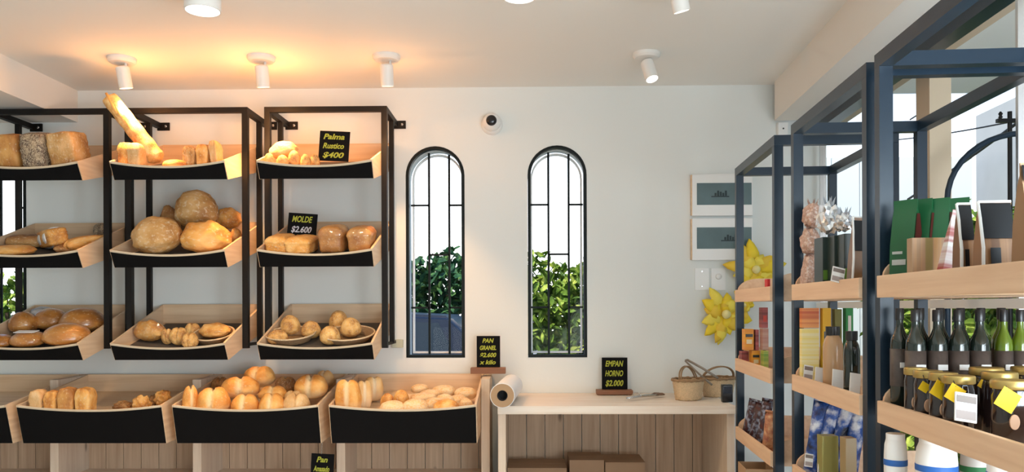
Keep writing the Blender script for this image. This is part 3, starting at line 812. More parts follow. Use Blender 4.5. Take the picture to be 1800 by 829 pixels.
# bin 2: four upright loaves and chunks
for (x0, x1, yt, ry, lab, mt_) in [(58, 82, 683, -.12, 'upright cut loaf, leftmost of the four in the bin', B_crumb), (82, 106, 685, .02, 'upright loaf, second from the left in the bin', B_gold),
        (105, 136, 679, 0, 'upright dark-crusted loaf, third from the left in the bin', B_tin), (136, 166, 679, 0, 'upright golden loaf, rightmost of the four in the bin', B_gold)]:
    put('B2', 'tin', x0, x1, yt, .10, .10, mt_, 'cut_loaf', lab, ry=ry, rx=0)
put('B2', 'chunk', 200, 234, 704, .3, .10, B_brown, 'bread_chunk', 'dark flat bread chunk in the middle of the second bin')
put('B2', 'chunk', 233, 266, 692, .22, .09, B_gold, 'bread_chunk', 'golden broken chunk right of the dark flat one')
put('B2', 'chunk', 262, 282, 692, .5, .10, B_brown, 'bread_chunk', 'dark chunk behind the golden ones')
put('B2', 'chunk', 272, 300, 684, .42, .10, B_gold, 'bread_chunk', 'golden chunk at the right end of the second bin')
# bin 3: split rolls
ROL = [(321, 348, 676, .10, None, .6, 'narrow split roll standing at the left corner of the heaped bin'), (346, 404, 680, .12, None, .05, 'large split roll at the front, second from the left of the heaped bin'),
       (404, 453, 694, .08, None, 0, 'split roll at the front middle of the heaped bin'), (453, 500, 692, .08, None, 0, 'split roll at the front, right of the middle of the heaped bin'),
       (497, 544, 690, .10, None, 0, 'pale sliced roll at the front right of the heaped bin'), (390, 455, 661, .36, 701, .25, 'broad split roll on the second layer, left of the middle'),
       (428, 484, 643, .70, 680, -.2, 'split roll on the very top at the back of the heap'), (518, 576, 658, .40, 700, 0, 'big two-lobed golden roll at the right of the heap'),
       (455, 505, 678, .34, 706, 0, 'round-backed roll behind the front row, right of the middle'), (484, 520, 661, .66, 692, .2, 'shaded brown roll in the back row'),
       (556, 588, 650, .84, 680, -.3, 'pale roll at the back right corner of the heap'), (372, 402, 662, .72, 692, .1, 'shaded roll at the back left of the heap'),
       (500, 530, 686, .30, 706, 0, 'small brown roll peeking out above the sliced roll')]
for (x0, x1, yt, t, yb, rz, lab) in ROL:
    m_ = B_crumb if 'sliced' in lab else (B_brown if 'shaded' in lab else (B_rollp if 'pale' in lab else B_roll))  # rolls called shaded get the brown crust, their shade put into the colour
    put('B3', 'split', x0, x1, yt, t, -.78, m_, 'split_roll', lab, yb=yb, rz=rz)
# hidden layer of rolls carrying the heap
# bin 4
put('B4', 'hotdog', 587, 634, 666, .12, -.62, B_roll, 'long_roll', 'tall golden two-lobed roll at the left front of the last bin')
put('B4', 'hotdog', 626, 654, 668, .34, -.9, B_rollp, 'long_roll', 'pale roll behind the golden two-lobed one', rz=.3)
put('B4', 'hotdog', 640, 674, 661, .60, -.8, B_rollp, 'long_roll', 'pale roll furthest back at the left of the last bin', rz=.3)
FL = [(665, 712, 704, .08, None, 0, 'pale flat bread at the front, left of the middle'), (706, 754, 700, .12, None, -.1, 'pale flat bread at the front middle of the last bin'),
      (690, 720, 684, .30, None, .1, 'bright golden bun-shaped bread in the middle of the last bin'), (722, 768, 690, .40, 706, 0, 'floury flat bread in the middle of the last bin'),
      (722, 754, 674, .66, 692, .2, 'tilted pale flat bread at the back of the last bin'), (758, 802, 676, .62, 697, 0, 'floury pale flat bread at the back middle, right of the tilted one'),
      (798, 838, 680, .55, 702, 0, 'floury flat bread at the back right corner of the last bin'), (764, 800, 691, .34, None, 0, 'floury white-dusted flat bread, right of the middle'),
      (762, 808, 701, .10, None, .1, 'golden flat bread at the front right of the last bin'), (806, 832, 699, .22, None, 0, 'small flat bread in the front right corner of the last bin'),
      (668, 694, 690, .34, None, 0, 'golden flat bread just left of the bun-shaped one'),
      (744, 786, 698, .24, None, .2, 'pale flat bread half under the white-dusted one'), (704, 732, 692, .46, None, 0, 'small pale flat bread behind the bun-shaped one'),
      (784, 826, 694, .40, None, -.2, 'floury flat bread leaning toward the right side of the last bin'), (738, 776, 684, .55, 698, 0, 'pale flat bread wedged between the tilted and the floury ones')]
for (x0, x1, yt, t, yb, rz, lab) in FL:
    m_ = B_gold if 'golden' in lab else B_flat
    put('B4', 'bun' if 'bun-shaped' in lab else 'flat', x0, x1, yt, t, -.75, m_, 'flat_bread', lab, yb=yb, rz=rz)

# ------------------------------------------------------------------ chalk signs
def sign(px0, px1, py0, py1, Y, lines, label, base=None, tilt=-.08, rot=0, width_f=.70):
    a, b = W(px0, py1, Y), W(px1, py0, Y)
    w, h = b.x-a.x, b.z-a.z
    t = thing('chalk_sign', label, 'sign', ((a.x+b.x)/2, Y, a.z))
    t.rotation_euler = (tilt, rot, 0)
    obj('board', box(-w/2, w/2, 0, .006, 0, h, .002), M_black, t)
    n = len(lines); lh = h*.92/n
    for i, (s, mt_) in enumerate(lines):
        text_obj('lettering', s, lh*.82, mt_, t, (-.03*w, -.0015, h*.97 - lh*(i+.55)), offset=.0012, width=w*width_f*(1 if len(s) > 3 else .7))
    if base:
        c, d = W(base[0], base[3], Y), W(base[1], base[2], Y)
        bo = obj('wooden_base', box(c.x-t.location.x, d.x-t.location.x, -.05, .03, c.z-a.z, -.0005, .003), M_brown, t); bo['label'] = 'reddish brown wooden base'
    return t
YC, WC = M_yellow_chalk, M_white_chalk
sign(559, 612, 229, 283, 4.44, [('Palma', YC), ('Rustico', YC), ('$400', YC)], 'black chalk sign with yellow lettering, $400, standing in the right rack top tray', rot=.05)
sign(504, 555, 374, 414, 4.60, [('MOLDE', YC), ('$2.600', WC)], 'black chalk sign reading MOLDE, standing behind the low tin loaves', rot=.07)
sign(838, 879, 590, 645, 4.86, [('PAN', YC), ('GRANEL', YC), ('$2.600', YC), ('x kilo', YC)], 'black chalk sign on a brown base, standing left of the paper roll', base=(828, 889, 645.5, 655.5), tilt=0)
sign(1058, 1103, 628, 684, 4.90, [('EMPAN', YC), ('HORNO', YC), ('$2.000', YC)], 'black chalk sign on a brown base on the white table', base=(1048, 1111, 684.5, 692), tilt=0)
hs = sign(545, 585, 797, 850, 4.40, [('Pan', YC), ('Amasado', YC), ('$2.000', YC)], 'small black chalk sign hanging on a chain between two bins', tilt=0, rot=.05)
bm = bmesh.new(); hh = WZ(560, 797, 4.40) - WZ(560, 850, 4.40)
for i in range(9):
    zc = hh + .002 + i*.0075
    tube(bm, [(-.008 + .003*math.cos(a) if i % 2 else -.008, (0 if i % 2 else .003*math.cos(a)), zc + .005*math.sin(a)) for a in [2*PI*k_/8 for k_ in range(9)]], .001, 5)
obj('chain', bm, M_steel, hs)

# ------------------------------------------------------------------ table with white worktop
TY = 4.34
ztab = WZ(1077, 713, TY); ztb = WZ(1077, 727.5, TY)
tx0, tx1 = WX(874, TY), 1.13
table = thing('table', 'white-topped timber table against the wall below the arched windows', 'table', ((tx0+tx1)/2, TY, 0))
o_ = (tx0+tx1)/2; tw = (tx1-tx0)/2
obj('worktop', box(-tw, tw, 0, WY-TY-.004, ztb, ztab, .003), M_white_wood, table)
obj('side_panel', box(-tw+.002, -tw+.044, .012, WY-TY-.006, 0, ztb-.001, .002), M_white_wood_z, table)
obj('side_panel', box(tw-.044, tw-.002, .012, WY-TY-.006, 0, ztb-.001, .002), M_white_wood_z, table)
obj('back_panel', planks(-tw+.045, tw-.045, WY-TY-.03, WY-TY-.018, .05, ztb-.001, .1145), M_plank, table)
obj('lower_shelf', box(-tw+.045, tw-.045, .05, WY-TY-.031, .36, .39), M_white_wood, table)
def carton(x0, x1, yt, Y, dep, label, rz=0):
    a = W(x0, yt, Y); b = W(x1, yt, Y); w = b.x-a.x; h = a.z - .391
    t = thing('cardboard_box', label, 'box', ((a.x+b.x)/2, Y+dep/2, .391), rz)
    obj('box_body', box(-w/2, w/2, -dep/2, dep/2, 0, h-.004, .002), M_card, t)
    obj('flap', box(-w/2, w/2, -dep/2-.001, -.002, h-.0035, h), M_card, t)
    obj('flap', box(-w/2, w/2, .002, dep/2+.001, h-.0035, h), M_card, t)
carton(1001, 1062, 808, 4.62, .25, 'brown cardboard box in the middle under the table')
carton(1064, 1134, 812, 4.60, .25, 'brown cardboard box right of the middle one under the table')
carton(892, 996, 822, 4.58, .28, 'low wide cardboard box at the left under the table')

# paper roll
pr = thing('paper_roll', 'big roll of white wrapping paper overhanging the left end of the table', 'paper roll', (WX(883, 4.3), 4.25, ztab+.0605), R(-4))
bm = bmesh.new(); mt_ = Matrix.Rotation(R(-90), 4, 'X')
rr = .066
lathe(bm, [(.028, 0), (rr, 0), (rr, .56), (.028, .56)], 40, mt_, cap=False); obj('paper', bm, M_paper, pr, True, ang=40)
bm = bmesh.new(); lathe(bm, [(.026, -.001), (rr-.003, -.001), (rr-.003, .001)], 40, mt_, cap=False); obj('kraft_end', bm, M_kraft, pr)['label'] = 'tan end of the rolled paper'
bm = bmesh.new(); lathe(bm, [(.0245, .561), (.0245, -.002), (.0285, -.002), (.0285, .02)], 30, mt_, cap=False); lathe(bm, [(.001, .06), (.0245, .06)], 30, mt_, cap=False)
obj('cardboard_core', bm, M_dark, pr, True)
pr.location.z = ztab + rr + .001

# tongs
def tong(px0, py0, px1, py1, label):
    Ya = 4.72; a = W(px0, py0, 4.55); b = W(px1, py1, 4.75); a.z = b.z = ztab+.004
    t = thing('tongs', label, 'tongs', a)
    d = b-a; nrm = Vector((-d.y, d.x, 0)).normalized()
    for s in (-1, 1):
        bm = bmesh.new()
        pts = [Vector((0, 0, .014)) + nrm*s*.004, d*.35 + nrm*s*.014 + Vector((0, 0, .016)), d*.75 + nrm*s*.02 + Vector((0, 0, .014)), d*.95 + nrm*s*.012 + Vector((0, 0, .012))]
        tube(bm, pts, .0055, 8); obj('arm', bm, M_steel, t, True)
        bm = bmesh.new(); lathe(bm, [(.003, -.004), (.02, -.002), (.022, .004), (.012, .012)], 16, Matrix.Translation(d + nrm*s*.012 + Vector((0, 0, .012))) @ Matrix.Diagonal((1.4, .9, 1, 1)))
        obj('gripping_end', bm, plain('brown_grip', (.18, .11, .07), .4), t, True)
    bm = bmesh.new(); tube(bm, [nrm*.03*math.cos(a_) + Vector((0, 0, .022 + .016*math.sin(a_))) + d*.3 for a_ in [PI*i/10 for i in range(11)]], .004, 8); obj('guard', bm, M_steel, t, True)
tong(1103, 703, 1157, 692, 'steel serving tongs lying on the white table left of the baskets')

# carrying baskets
def hand_basket(px, pyb, wpx, Y, hb, label, hh, rz, lean):
    c = W(px, pyb, Y); r = wpx*Y/F/2
    t = thing('wicker_basket', label, 'basket', (c.x, Y, ztab+.001), rz)
    prof = [(.002, .003), (r*.78, .003), (r*.80, .0)] + [(r*(.80+.20*i/12), hb*i/12) for i in range(1, 13)] + [(r*.97, hb)] + [(r*(.95-.18*i/6), hb-(hb-.006)*i/6) for i in range(7)]
    bm = bmesh.new(); lathe(bm, prof, 60, jitter=lambda i, j: .0022*(1 if (i+j//3) % 2 else -1), cap=False)
    for v in bm.verts: v.co.y *= .8
    obj('basket_body', bm, M_wicker, t, True)
    bm = bmesh.new(); tube(bm, [(r*math.cos(2*PI*i/36), .8*r*math.sin(2*PI*i/36), hb+.002*math.sin(i*2.5)) for i in range(37)], .008, 8); obj('rim', bm, M_wicker_d, t, True)
    for s in (-.006, .006):
        bm = bmesh.new(); tube(bm, [(r*.98*math.cos(PI*i/16), s + lean*math.sin(PI*i/16)*.8, hb + hh*math.sin(PI*i/16)) for i in range(17)], .0045, 8)
        obj('handle', bm, M_wicker_d, t, True)
    return t
hand_basket(1210, 702, 66, 4.64, .115, 'pale wicker basket with hoop handle, in front on the table', .075, R(55), .02)
hand_basket(1262, 696, 64, 4.80, .11, 'wicker basket behind and right of the front one', .07, R(20), -.04)
bm = bmesh.new(); p_ = W(1208, 632, 4.8); q_ = W(1262, 664, 4.70)
tube(bm, [p_, p_.lerp(q_, .5)+Vector((0, 0, .004)), q_], .007, 8)
tube(bm, [p_+Vector((-.012, 0, -.006)), p_.lerp(q_, .5)+Vector((-.02, 0, -.03)), q_+Vector((-.035, 0, -.04))], .006, 8)
tube(bm, [p_, p_+Vector((-.012, 0, -.006))], .007, 8)
p_l = p_.copy()
for v in bm.verts: v.co -= p_l
tag(obj('wooden_tongs', bm, plain('grey_wood', (.28, .24, .20), .6), smooth=True, loc=p_l), 'long grey-brown wooden tongs leaning across the two baskets', 'tongs')
bd = thing('card_reader', 'small black device at the right end of the table beside the baskets', 'device', (WX(1277, 4.5), 4.5, ztab+.001))
obj('device_body', box(-.03, .03, -.02, .02, 0, .10, .008), M_blackplastic, bd, True, ang=30)
obj('device_screen', box(-.022, .022, -.0215, -.019, .05, .09), plain('dark_screen', (.03, .04, .06), .1), bd)

# ------------------------------------------------------------------ wall things
cc = W(865, 219, WY)
dome = thing('security_camera', 'white round security camera high on the wall between the arched windows', 'camera', (cc.x, WY, cc.z))
bm = bmesh.new(); my = Matrix.Rotation(R(90), 4, 'X')
lathe(bm, [(.066, 0), (.066, .02), (.058, .03), (.055, .034)], 36, my); obj('mount', bm, M_plastic, dome, True, ang=40)
bm = bmesh.new(); bmesh.ops.create_uvsphere(bm, u_segments=32, v_segments=20, radius=.056); bmesh.ops.translate(bm, verts=bm.verts, vec=(0, -.052, .004)); obj('ball_housing', bm, M_plastic, dome, True)
bm = bmesh.new(); lathe(bm, [(.001, .118), (.020, .117), (.030, .110), (.033, .100), (.033, .085)], 28, Matrix.Translation((0, 0, .004)) @ my); obj('lens_cover', bm, M_blackplastic, dome, True)

M_pic = plain('muted_teal_print', (.10, .16, .17), .5, var=.25, bscale=9)
def picture(px0, px1, py0, py1, ix0, ix1, iy0, iy1, label, sx_):
    Y = WY-.03; a = W(px0, py1, Y); b = W(px1, py0, Y)
    w, h = b.x-a.x, b.z-a.z
    t = thing('framed_picture', label, 'picture', (a.x, WY, a.z))
    obj('frame', box(0, w, -.03, -.002, 0, h, .002), M_plastic, t)
    obj('wooden_edge', box(-.006, 0, -.028, -.002, .004, h-.004), M_pine, t)
    c = W(ix0, iy1, Y); d = W(ix1, iy0, Y)
    pr_ = obj('print', box(c.x-a.x, d.x-a.x, -.032, -.0302, c.z-a.z, d.z-a.z), M_pic, t); pr_['label'] = 'dim teal landscape print'
    cx_, cz_ = (c.x+d.x)/2-a.x, (c.z+d.z)/2-a.z
    bm = bmesh.new()
    for i in range(5):
        bx(bm, cx_+sx_+i*.016-.03, cx_+sx_+i*.016-.018, -.0335, -.0321, cz_-.012-.003*(i % 2), cz_+.006+.007*((i*2) % 3))
    bx(bm, cx_+sx_-.05, cx_+sx_+.06, -.0335, -.0321, cz_-.02, cz_-.013)
    obj('dark_motif', bm, plain('print_ink', (.02, .04, .045), .6), t)
    return t
picture(1217, 1323, 305, 379, 1225, 1321, 321, 360, 'upper of two white framed teal prints on the wall behind the far rack', -.03)
picture(1217, 1323, 383, 457, 1225, 1321, 399, 437, 'lower of two white framed teal prints on the wall behind the far rack', .03)
for (x0, x1, lab) in ((1221, 1246, 'blank white wall plate below the pictures, left one'), (1250, 1275, 'white wall plate with a round knob below the pictures, right one')):
    a = W(x0, 510, WY); b = W(x1, 471, WY); w, h = b.x-a.x, b.z-a.z
    t = thing('wall_plate', lab, 'wall plate', (a.x, WY, a.z))
    obj('plate', box(0, w, -.008, -.001, 0, h, .002), M_plastic, t)
    if 'knob' in lab:
        bm = bmesh.new(); lathe(bm, [(.018, 0), (.018, .008), (.014, .012)], 20, Matrix.Translation((w/2, -.008, h*.62)) @ my); obj('knob', bm, M_plastic, t, True)
    else:
        for z_ in (.18, .85):
            bm = bmesh.new(); lathe(bm, [(.004, 0), (.004, .002)], 12, Matrix.Translation((w/2, -.008, h*z_)) @ my); obj('screw', bm, M_steel, t)
# yellow paper flowers on the wall
def flower(px, py, rad, label, seed, n=9, squash=1.0):
    Y = WY-.06; c = W(px, py, Y); rnd = random.Random(seed)
    t = thing('paper_flower', label, 'flower', (c.x, Y, c.z))
    r = rad*Y/F
    for i in range(n):
        a = 2*PI*i/n + rnd.uniform(-.2, .2); L = r*rnd.uniform(.55, 1.15); wd = r*.42
        bm = bmesh.new(); rows = []
        for k_ in range(7):
            u = k_/6; wv = wd*math.sin(PI*min(1, u*.9+.08))**.7*(1 if k_ < 6 else .2)
            y_ = -.03*math.sin(u*PI*.9) + .012*rnd.uniform(-1, 1) - i*.0008
            rows.append([bm.verts.new((L*u, y_ + .01*abs(s), s*wv*.5)) for s in (-1, -.4, .4, 1)])
        for k_ in range(6):
            for s in range(3): bm.faces.new([rows[k_][s], rows[k_][s+1], rows[k_+1][s+1], rows[k_+1][s]])
        bmesh.ops.rotate(bm, verts=bm.verts, cent=(0, 0, 0), matrix=Matrix.Rotation(a, 3, 'Y'))
        for v in bm.verts: v.co.x *= squash
        bmesh.ops.solidify(bm, geom=bm.faces[:], thickness=.0015)
        obj('petal', bm, plain('yellow_petal%d' % (i % 3), [(.92, .68, .03), (.95, .78, .10), (.88, .60, .05)][i % 3], .6), t, True)
    bm = bmesh.new(); bmesh.ops.create_icosphere(bm, subdivisions=2, radius=r*.15); bmesh.ops.translate(bm, verts=bm.verts, vec=(0, -.04, 0)); obj('flower_centre', bm, plain('flower_centre', (.90, .80, .35), .7), t, True)
flower(1274, 552, 54, 'yellow paper flower on the wall just left of the far rack post', 2, 15, .8)
flower(1326, 474, 50, 'yellow paper flower seen between the posts of the far rack, above its top shelf', 5, 16)
flower(1305, 536, 26, 'yellow paper flower on the wall just under the far rack top shelf', 9, 9)
bm = box(0, .06, -.05, -.001, 0, .09, .004)
a = W(1364, 243, WY)
t = thing('sensor_box', 'small white box on the wall under the beam behind the far rack', 'box', (a.x, WY, a.z))
obj('housing', bm, M_plastic, t); bm = bmesh.new(); lathe(bm, [(.005, 0), (.005, .003)], 12, Matrix.Translation((.03, -.05, .05)) @ my); obj('screw', bm, M_dark, t)

# ------------------------------------------------------------------ ceiling lamps
def spot(px, py, Y, label, aim, lit=True, energy=10, color=(1, .72, .42), head_l=.118, hr=.036, cr_=.075, spot_deg=75, glow_fill=0):
    x = WX(px, Y)
    t = thing('spotlight', label, 'spotlight', (x, Y, CEIL), 0, 'white spotlights on the ceiling')
    bm = bmesh.new(); lathe(bm, [(cr_, 0), (cr_, -.016), (cr_*.86, -.028), (.001, -.029)], 36); obj('canopy', bm, M_lamp, t, True, ang=35)
    bm = bmesh.new(); tube(bm, [(.02, 0, -.025), (.02, 0, -.06)], .007, 10); obj('arm', bm, M_lamp, t, True)
    d = Vector(aim).normalized(); q = d.to_track_quat('Z', 'Y').to_matrix().to_4x4()
    c = Vector((0, 0, -.045)); mt = Matrix.Translation(c) @ q
    bm = bmesh.new(); lathe(bm, [(.001, -.004), (hr*.8, 0), (hr, .008), (hr, head_l), (hr*.88, head_l), (hr*.86, head_l-.012)], 32, mt, cap=False); obj('head', bm, M_lamp, t, True, ang=35)
    bm = bmesh.new(); lathe(bm, [(.001, head_l-.008), (hr*.87, head_l-.008)], 28, mt, cap=False); obj('lens', bm, M_lens if lit else M_lens_dim, t)
    p = c + d*(head_l+.01)
    light('lamp_light', 'SPOT', p, p+d, energy, color, .03, spot=spot_deg, parent=t)
    if glow_fill: light('lamp_ceiling_fill', 'POINT', p + d*.13, p+d, glow_fill, (1, .42, .12), .05, parent=t)  # bare point light added below the head to warm the ceiling
    return t
WARM = (1, .50, .19)
spot(216, 100, 4.36, 'white ceiling spotlight furthest left, aimed at the left rack', (.10, .20, -1), energy=90, color=WARM, glow_fill=9.5)
spot(461, 98, 4.36, 'white ceiling spotlight, second from the left in the row over the racks', (.02, .22, -1), energy=90, color=WARM, glow_fill=9.5)
spot(681, 96, 4.36, 'white ceiling spotlight above the right hand rack', (0, .22, -1), energy=55, color=WARM, glow_fill=3.5)
spot(1138, 101, 4.36, 'white ceiling spotlight by itself above the table, head turned right', (.22, -.38, -1), energy=6, color=(1, .9, .78))
def can(px, py, Y, rad, zdrop, label, energy):
    x = WX(px, Y)
    t = thing('ceiling_can_light', label, 'ceiling light', (x, Y, CEIL), 0, 'white can lights near the top edge of the photo')
    bm = bmesh.new(); lathe(bm, [(rad*.9, 0), (rad, -.004), (rad, -zdrop), (rad*.93, -zdrop), (rad*.9, -zdrop+.02)], 40, cap=False); obj('can_body', bm, M_lamp, t, True, ang=35)
    bm = bmesh.new(); lathe(bm, [(.001, -zdrop+.006), (rad*.93, -zdrop+.006)], 40, cap=False); obj('lit_disc', bm, M_lens, t)
    light('can_light', 'SPOT', (0, 0, -zdrop-.01), (0, 0, -3), energy, (1, .69, .40), .06, spot=130, parent=t)
can(358, 28, 3.28, .073, .15, 'white can ceiling light left of the middle, its lit disc wholly in view', 72)
can(915, 10, 3.20, .068, .14, 'white can ceiling light at the top edge near the middle', 42)
spot(1190, -22, 3.3, 'white spotlight whose tip just shows at the top edge, right of the middle', (.25, .2, -1), energy=4, color=(1, .9, .78))

# ------------------------------------------------------------------ steel product racks on the right
RZT = 2.145
LEN = .79
RD = .49
def make_shop_rack():
    t = thing('product_rack', 'x', 'rack', (0, 0, 0), -AL, 'navy steel product racks by the shop window')
    s = .036
    for (x, y) in ((0, 0), (0, LEN-s), (RD-s, 0), (RD-s, LEN-s)):
        obj('post', box(x, x+s, y, y+s, 0, RZT-.04), M_navy, t)
    for x in (0, RD-s): obj('top_side_beam', box(x, x+s, 0, LEN, RZT-.0395, RZT), M_navy, t)
    for y in (0, LEN-s): obj('top_cross_beam', box(s, RD-s, y, y+s, RZT-.0395, RZT), M_navy, t)
    for zb in (1.475, 1.135, .795, .455):
        b = obj('shelf', box(.0, RD-.002, s+.002, LEN-s-.002, zb, zb+.014), M_shelfwood, t)
        r1 = obj('front_rail', box(-.010, .004, s+.002, LEN-s-.002, zb-.002, zb+.058, .003), M_shelfwood, b)
        prof = [(.004, 0), (.004, .058)] + [(.004+.11*math.sin(PI/2*i/8), .058+.06*(1-math.cos(PI/2*i/8))) for i in range(1, 9)]
        prof = [(.004, 0), (.004, .056)] + [(.004+.10*(1-math.cos(PI/2*i/8)), .056+.058*math.sin(PI/2*i/8)) for i in range(1, 9)] + [(RD-.04, .114), (RD-.04, 0)]
        for yy in (s+.003, LEN-s-.015):
            obj('end_panel', prism([(p[0], p[1]+zb) for p in prof], yy, yy+.012, 'Y'), M_shelfwood, b)
    return t
shop0 = make_shop_rack()
SR = [(.836, 1.44), (.836, 2.29), (.815, 3.25)]      # near -> far: offset, near edge Y
sl_ = ['nearest navy steel product rack at the right edge of the photo', 'middle navy steel product rack by the window, with foil bags on its top shelf', 'farthest navy steel product rack, beside the white table']
for i, (xp, y0) in enumerate(SR):
    o = shop0 if i == 0 else dup(shop0)
    p = RW(xp, y0); o.location = (p.x, p.y, 0); o['label'] = sl_[i]
SH = [1.4895, 1.1495, .8095, .4695]

# product builders; every item stands on a shelf surface
def span(x0, x1, yt, Y, zb, dep=0):
    """x extent so that the far left edge sits on photo column x0 and the near right edge on x1"""
    a, b = W(x0, yt, Y+dep), W(x1, yt, Y)
    if b.x - a.x < .4*(b.x - W(x0, yt, Y).x): a = W(x0, yt, Y+dep*.4)
    if b.x - a.x < .012: a.x = b.x - .012
    return (a.x+b.x)/2, b.x-a.x, b.z - zb
def pouch(x0, x1, yt, Y, zb, dep, c_front, c_side, label, cat='pouch', rz=0, patches=(), name='stand_up_pouch', edge=None, group=None, lean=0, top_c=None):
    cx, w, h = span(x0, x1, yt, Y, zb, dep*.8)
    h = max(h, .05)
    t = thing(name, label, cat, (cx, Y+dep/2, zb+.001), rz, group); t.rotation_euler = (0, lean, rz)
    bm = bmesh.new(); rows = []
    for (u, dw, dd) in ((0, .94, 1), (.12, 1, 1), (.5, 1, .82), (.82, 1, .30), (.9, 1.0, .06), (1, 1.02, .05)):
        rows.append([bm.verts.new((sx_*w/2*dw, sy_*dep/2*dd, u*h)) for (sx_, sy_) in ((-1, -1), (0, -1.12), (1, -1), (1, 1), (0, 1.1), (-1, 1))])
    for k_ in range(5):
        for j in range(6): bm.faces.new([rows[k_][j], rows[k_][(j+1) % 6], rows[k_+1][(j+1) % 6], rows[k_+1][j]])
    bm.faces.new(rows[0][::-1]); bm.faces.new(rows[-1])
    body = obj('pouch_body', bm, c_front, t, True, ang=50)
    if c_side:
        for s in ((1,) if c_side else ()):
            bm = bmesh.new(); x_ = w/2+.0025
            f = bm.faces.new([bm.verts.new(p) for p in ((x_*.99, -dep*.46, .004), (x_*.99, dep*.46, .004), (x_, dep*.40, h*.5), (x_, dep*.13, h*.84), (x_, -dep*.13, h*.84), (x_, -dep*.40, h*.5))])
            bmesh.ops.solidify(bm, geom=bm.faces[:], thickness=.001)
            obj('side_gusset', bm, c_side, t)['label'] = 'differently coloured side gusset'
    for (u0, u1, v0, v1, mt_, nm) in patches:
        bm = bmesh.new(); dd = lambda v: dep/2*1.12*(1 if v < .12 else (1-.18*(v-.12)/.38 if v < .5 else .82-.52*(v-.5)/.32)) + .003
        vs = [bm.verts.new(((u0-.5)*w*.98, -dd(v0), v0*h)), bm.verts.new(((u1-.5)*w*.98, -dd(v0), v0*h)), bm.verts.new(((u1-.5)*w*.98, -dd(v1), v1*h)), bm.verts.new(((u0-.5)*w*.98, -dd(v1), v1*h))]
        bm.faces.new(vs); bmesh.ops.solidify(bm, geom=bm.faces[:], thickness=.0012); obj(nm, bm, mt_, t)
    if edge:
        bm = bmesh.new(); tube(bm, [(-w/2-.001, -dep*.5, .01), (-w/2-.001, -dep*.5, h*.45), (-w/2, -dep*.2, h*.8), (-w/2, 0, h)], .0035, 6)
        tube(bm, [(-w/2, 0, h), (w/2, 0, h)], .003, 6)
        obj('white_seam', bm, edge, t)
    return t
def carton_pack(x0, x1, yt, Y, zb, dep, mt_, label, patches=(), cat='carton', name='product_carton', group=None, yb=None, rz=0):
    if yb is not None: zb = WZ((x0+x1)/2, yb, Y)
    cx, w, h = span(x0, x1, yt, Y, zb, dep)
    t = thing(name, label, cat, (cx, Y+dep/2, zb+.001), rz, group)
    obj('carton_body', box(-w/2, w/2, -dep/2, dep/2, 0, h-.001, .002), mt_, t)
    for (u0, u1, v0, v1, m2, nm) in patches:
        obj(nm, box((u0-.5)*w, (u1-.5)*w, -dep/2-.001, -dep/2+.001, v0*h, v1*h), m2, t)
    return t
def col(n, c, **k): return plain(n, c, **k)
G_green = col('deep_green_film', (.012, .10, .035), rough=.3); G_red = col('maroon_film', (.16, .03, .025), rough=.35)
K_white = col('white_print', (.82, .82, .80)); K_cream = col('cream_print', (.80, .72, .50)); K_black = col('black_print', (.015, .015, .018), rough=.35)
zA = SH[0]
wpt = [(.15, .75, .28, .34, K_white, 'white_lettering_strip'), (.15, .6, .40, .43, K_white, 'white_lettering_strip')]
def green_pouch(px, yt, Y, w, dep, rz, label, pt=()):
    """front turned to the aisle, maroon gusset towards the viewer; px = photo column of the front/gusset corner"""
    hgt = WZ(px, yt, Y) - zA
    t = pouch(1600, 1600 + w*F/Y, yt, Y, zA, dep, G_green, G_red, label, rz=0, patches=pt)
    t.rotation_euler.z = R(rz)
    co_ = Matrix.Rotation(R(rz), 3, 'Z') @ Vector((w/2, -dep/2, 0))
    t.location = (WX(px, Y) - co_.x, Y - co_.y, zA+.001)
    return t
green_pouch(1611, 347, 2.07, .085, .05, -56, 'deep green pouch with white print lines, first by the far post', wpt)
green_pouch(1637, 346, 2.07, .085, .05, -56, 'green pouch with maroon side, second in the row of green pouches')
green_pouch(1672, 345, 2.05, .075, .045, -45, 'green pouch, third in the row, right of the maroon gusset')
green_pouch(1708, 345, 2.09, .070, .04, -40, 'green pouch peeking out behind the white and red packet')
M_redwhite = stripes('red_white_print', (.80, .78, .76), (.42, .08, .07), 34, 2)
pouch(1641, 1680, 367, 1.90, zA, .03, M_redwhite, None, 'white packet with red bands leaning beside the wood-brown pouches', 'packet', lean=.22, name='snack_packet')
M_tanstripe = stripes('tan_striped_print', (.30, .22, .08), (.58, .34, .15), 42, 0, (.46, .28, .17))
carton_pack(1594, 1678, 417, 1.98, zA, .03, M_tanstripe, 'low tan striped packet lying at the front of the nearest rack top shelf', cat='packet', name='tan_packet', rz=R(-3))
M_woodp = stripes('wood_brown_print', (.20, .09, .035), (.40, .20, .08), 46, 0)
for (x0, x1, yt, Y, lab) in ((1676, 1716, 356, 1.80, 'wood-brown pouch with dark top and white seam, narrower left one'), (1713, 1788, 352, 1.70, 'wood-brown pouch with dark top and white seam, broad right one')):
    pouch(x0, x1, yt, Y, zA, .05, M_woodp, None, lab, rz=R(-4), edge=K_white, patches=[(.02, .98, .56, .98, K_black, 'dark_top_panel'), (.18, .5, .22, .45, K_black, 'round_dark_emblem')])
pouch(1783, 1860, 282, 1.56, zA, .06, col('kraft_bag', (.36, .21, .11), rough=.7), None, 'tall kraft brown bag with dark band at the right edge', 'bag', name='kraft_bag', patches=[(.0, .6, .62, .68, K_black, 'dark_band'), (.0, .6, .84, .98, K_black, 'dark_top_band')])
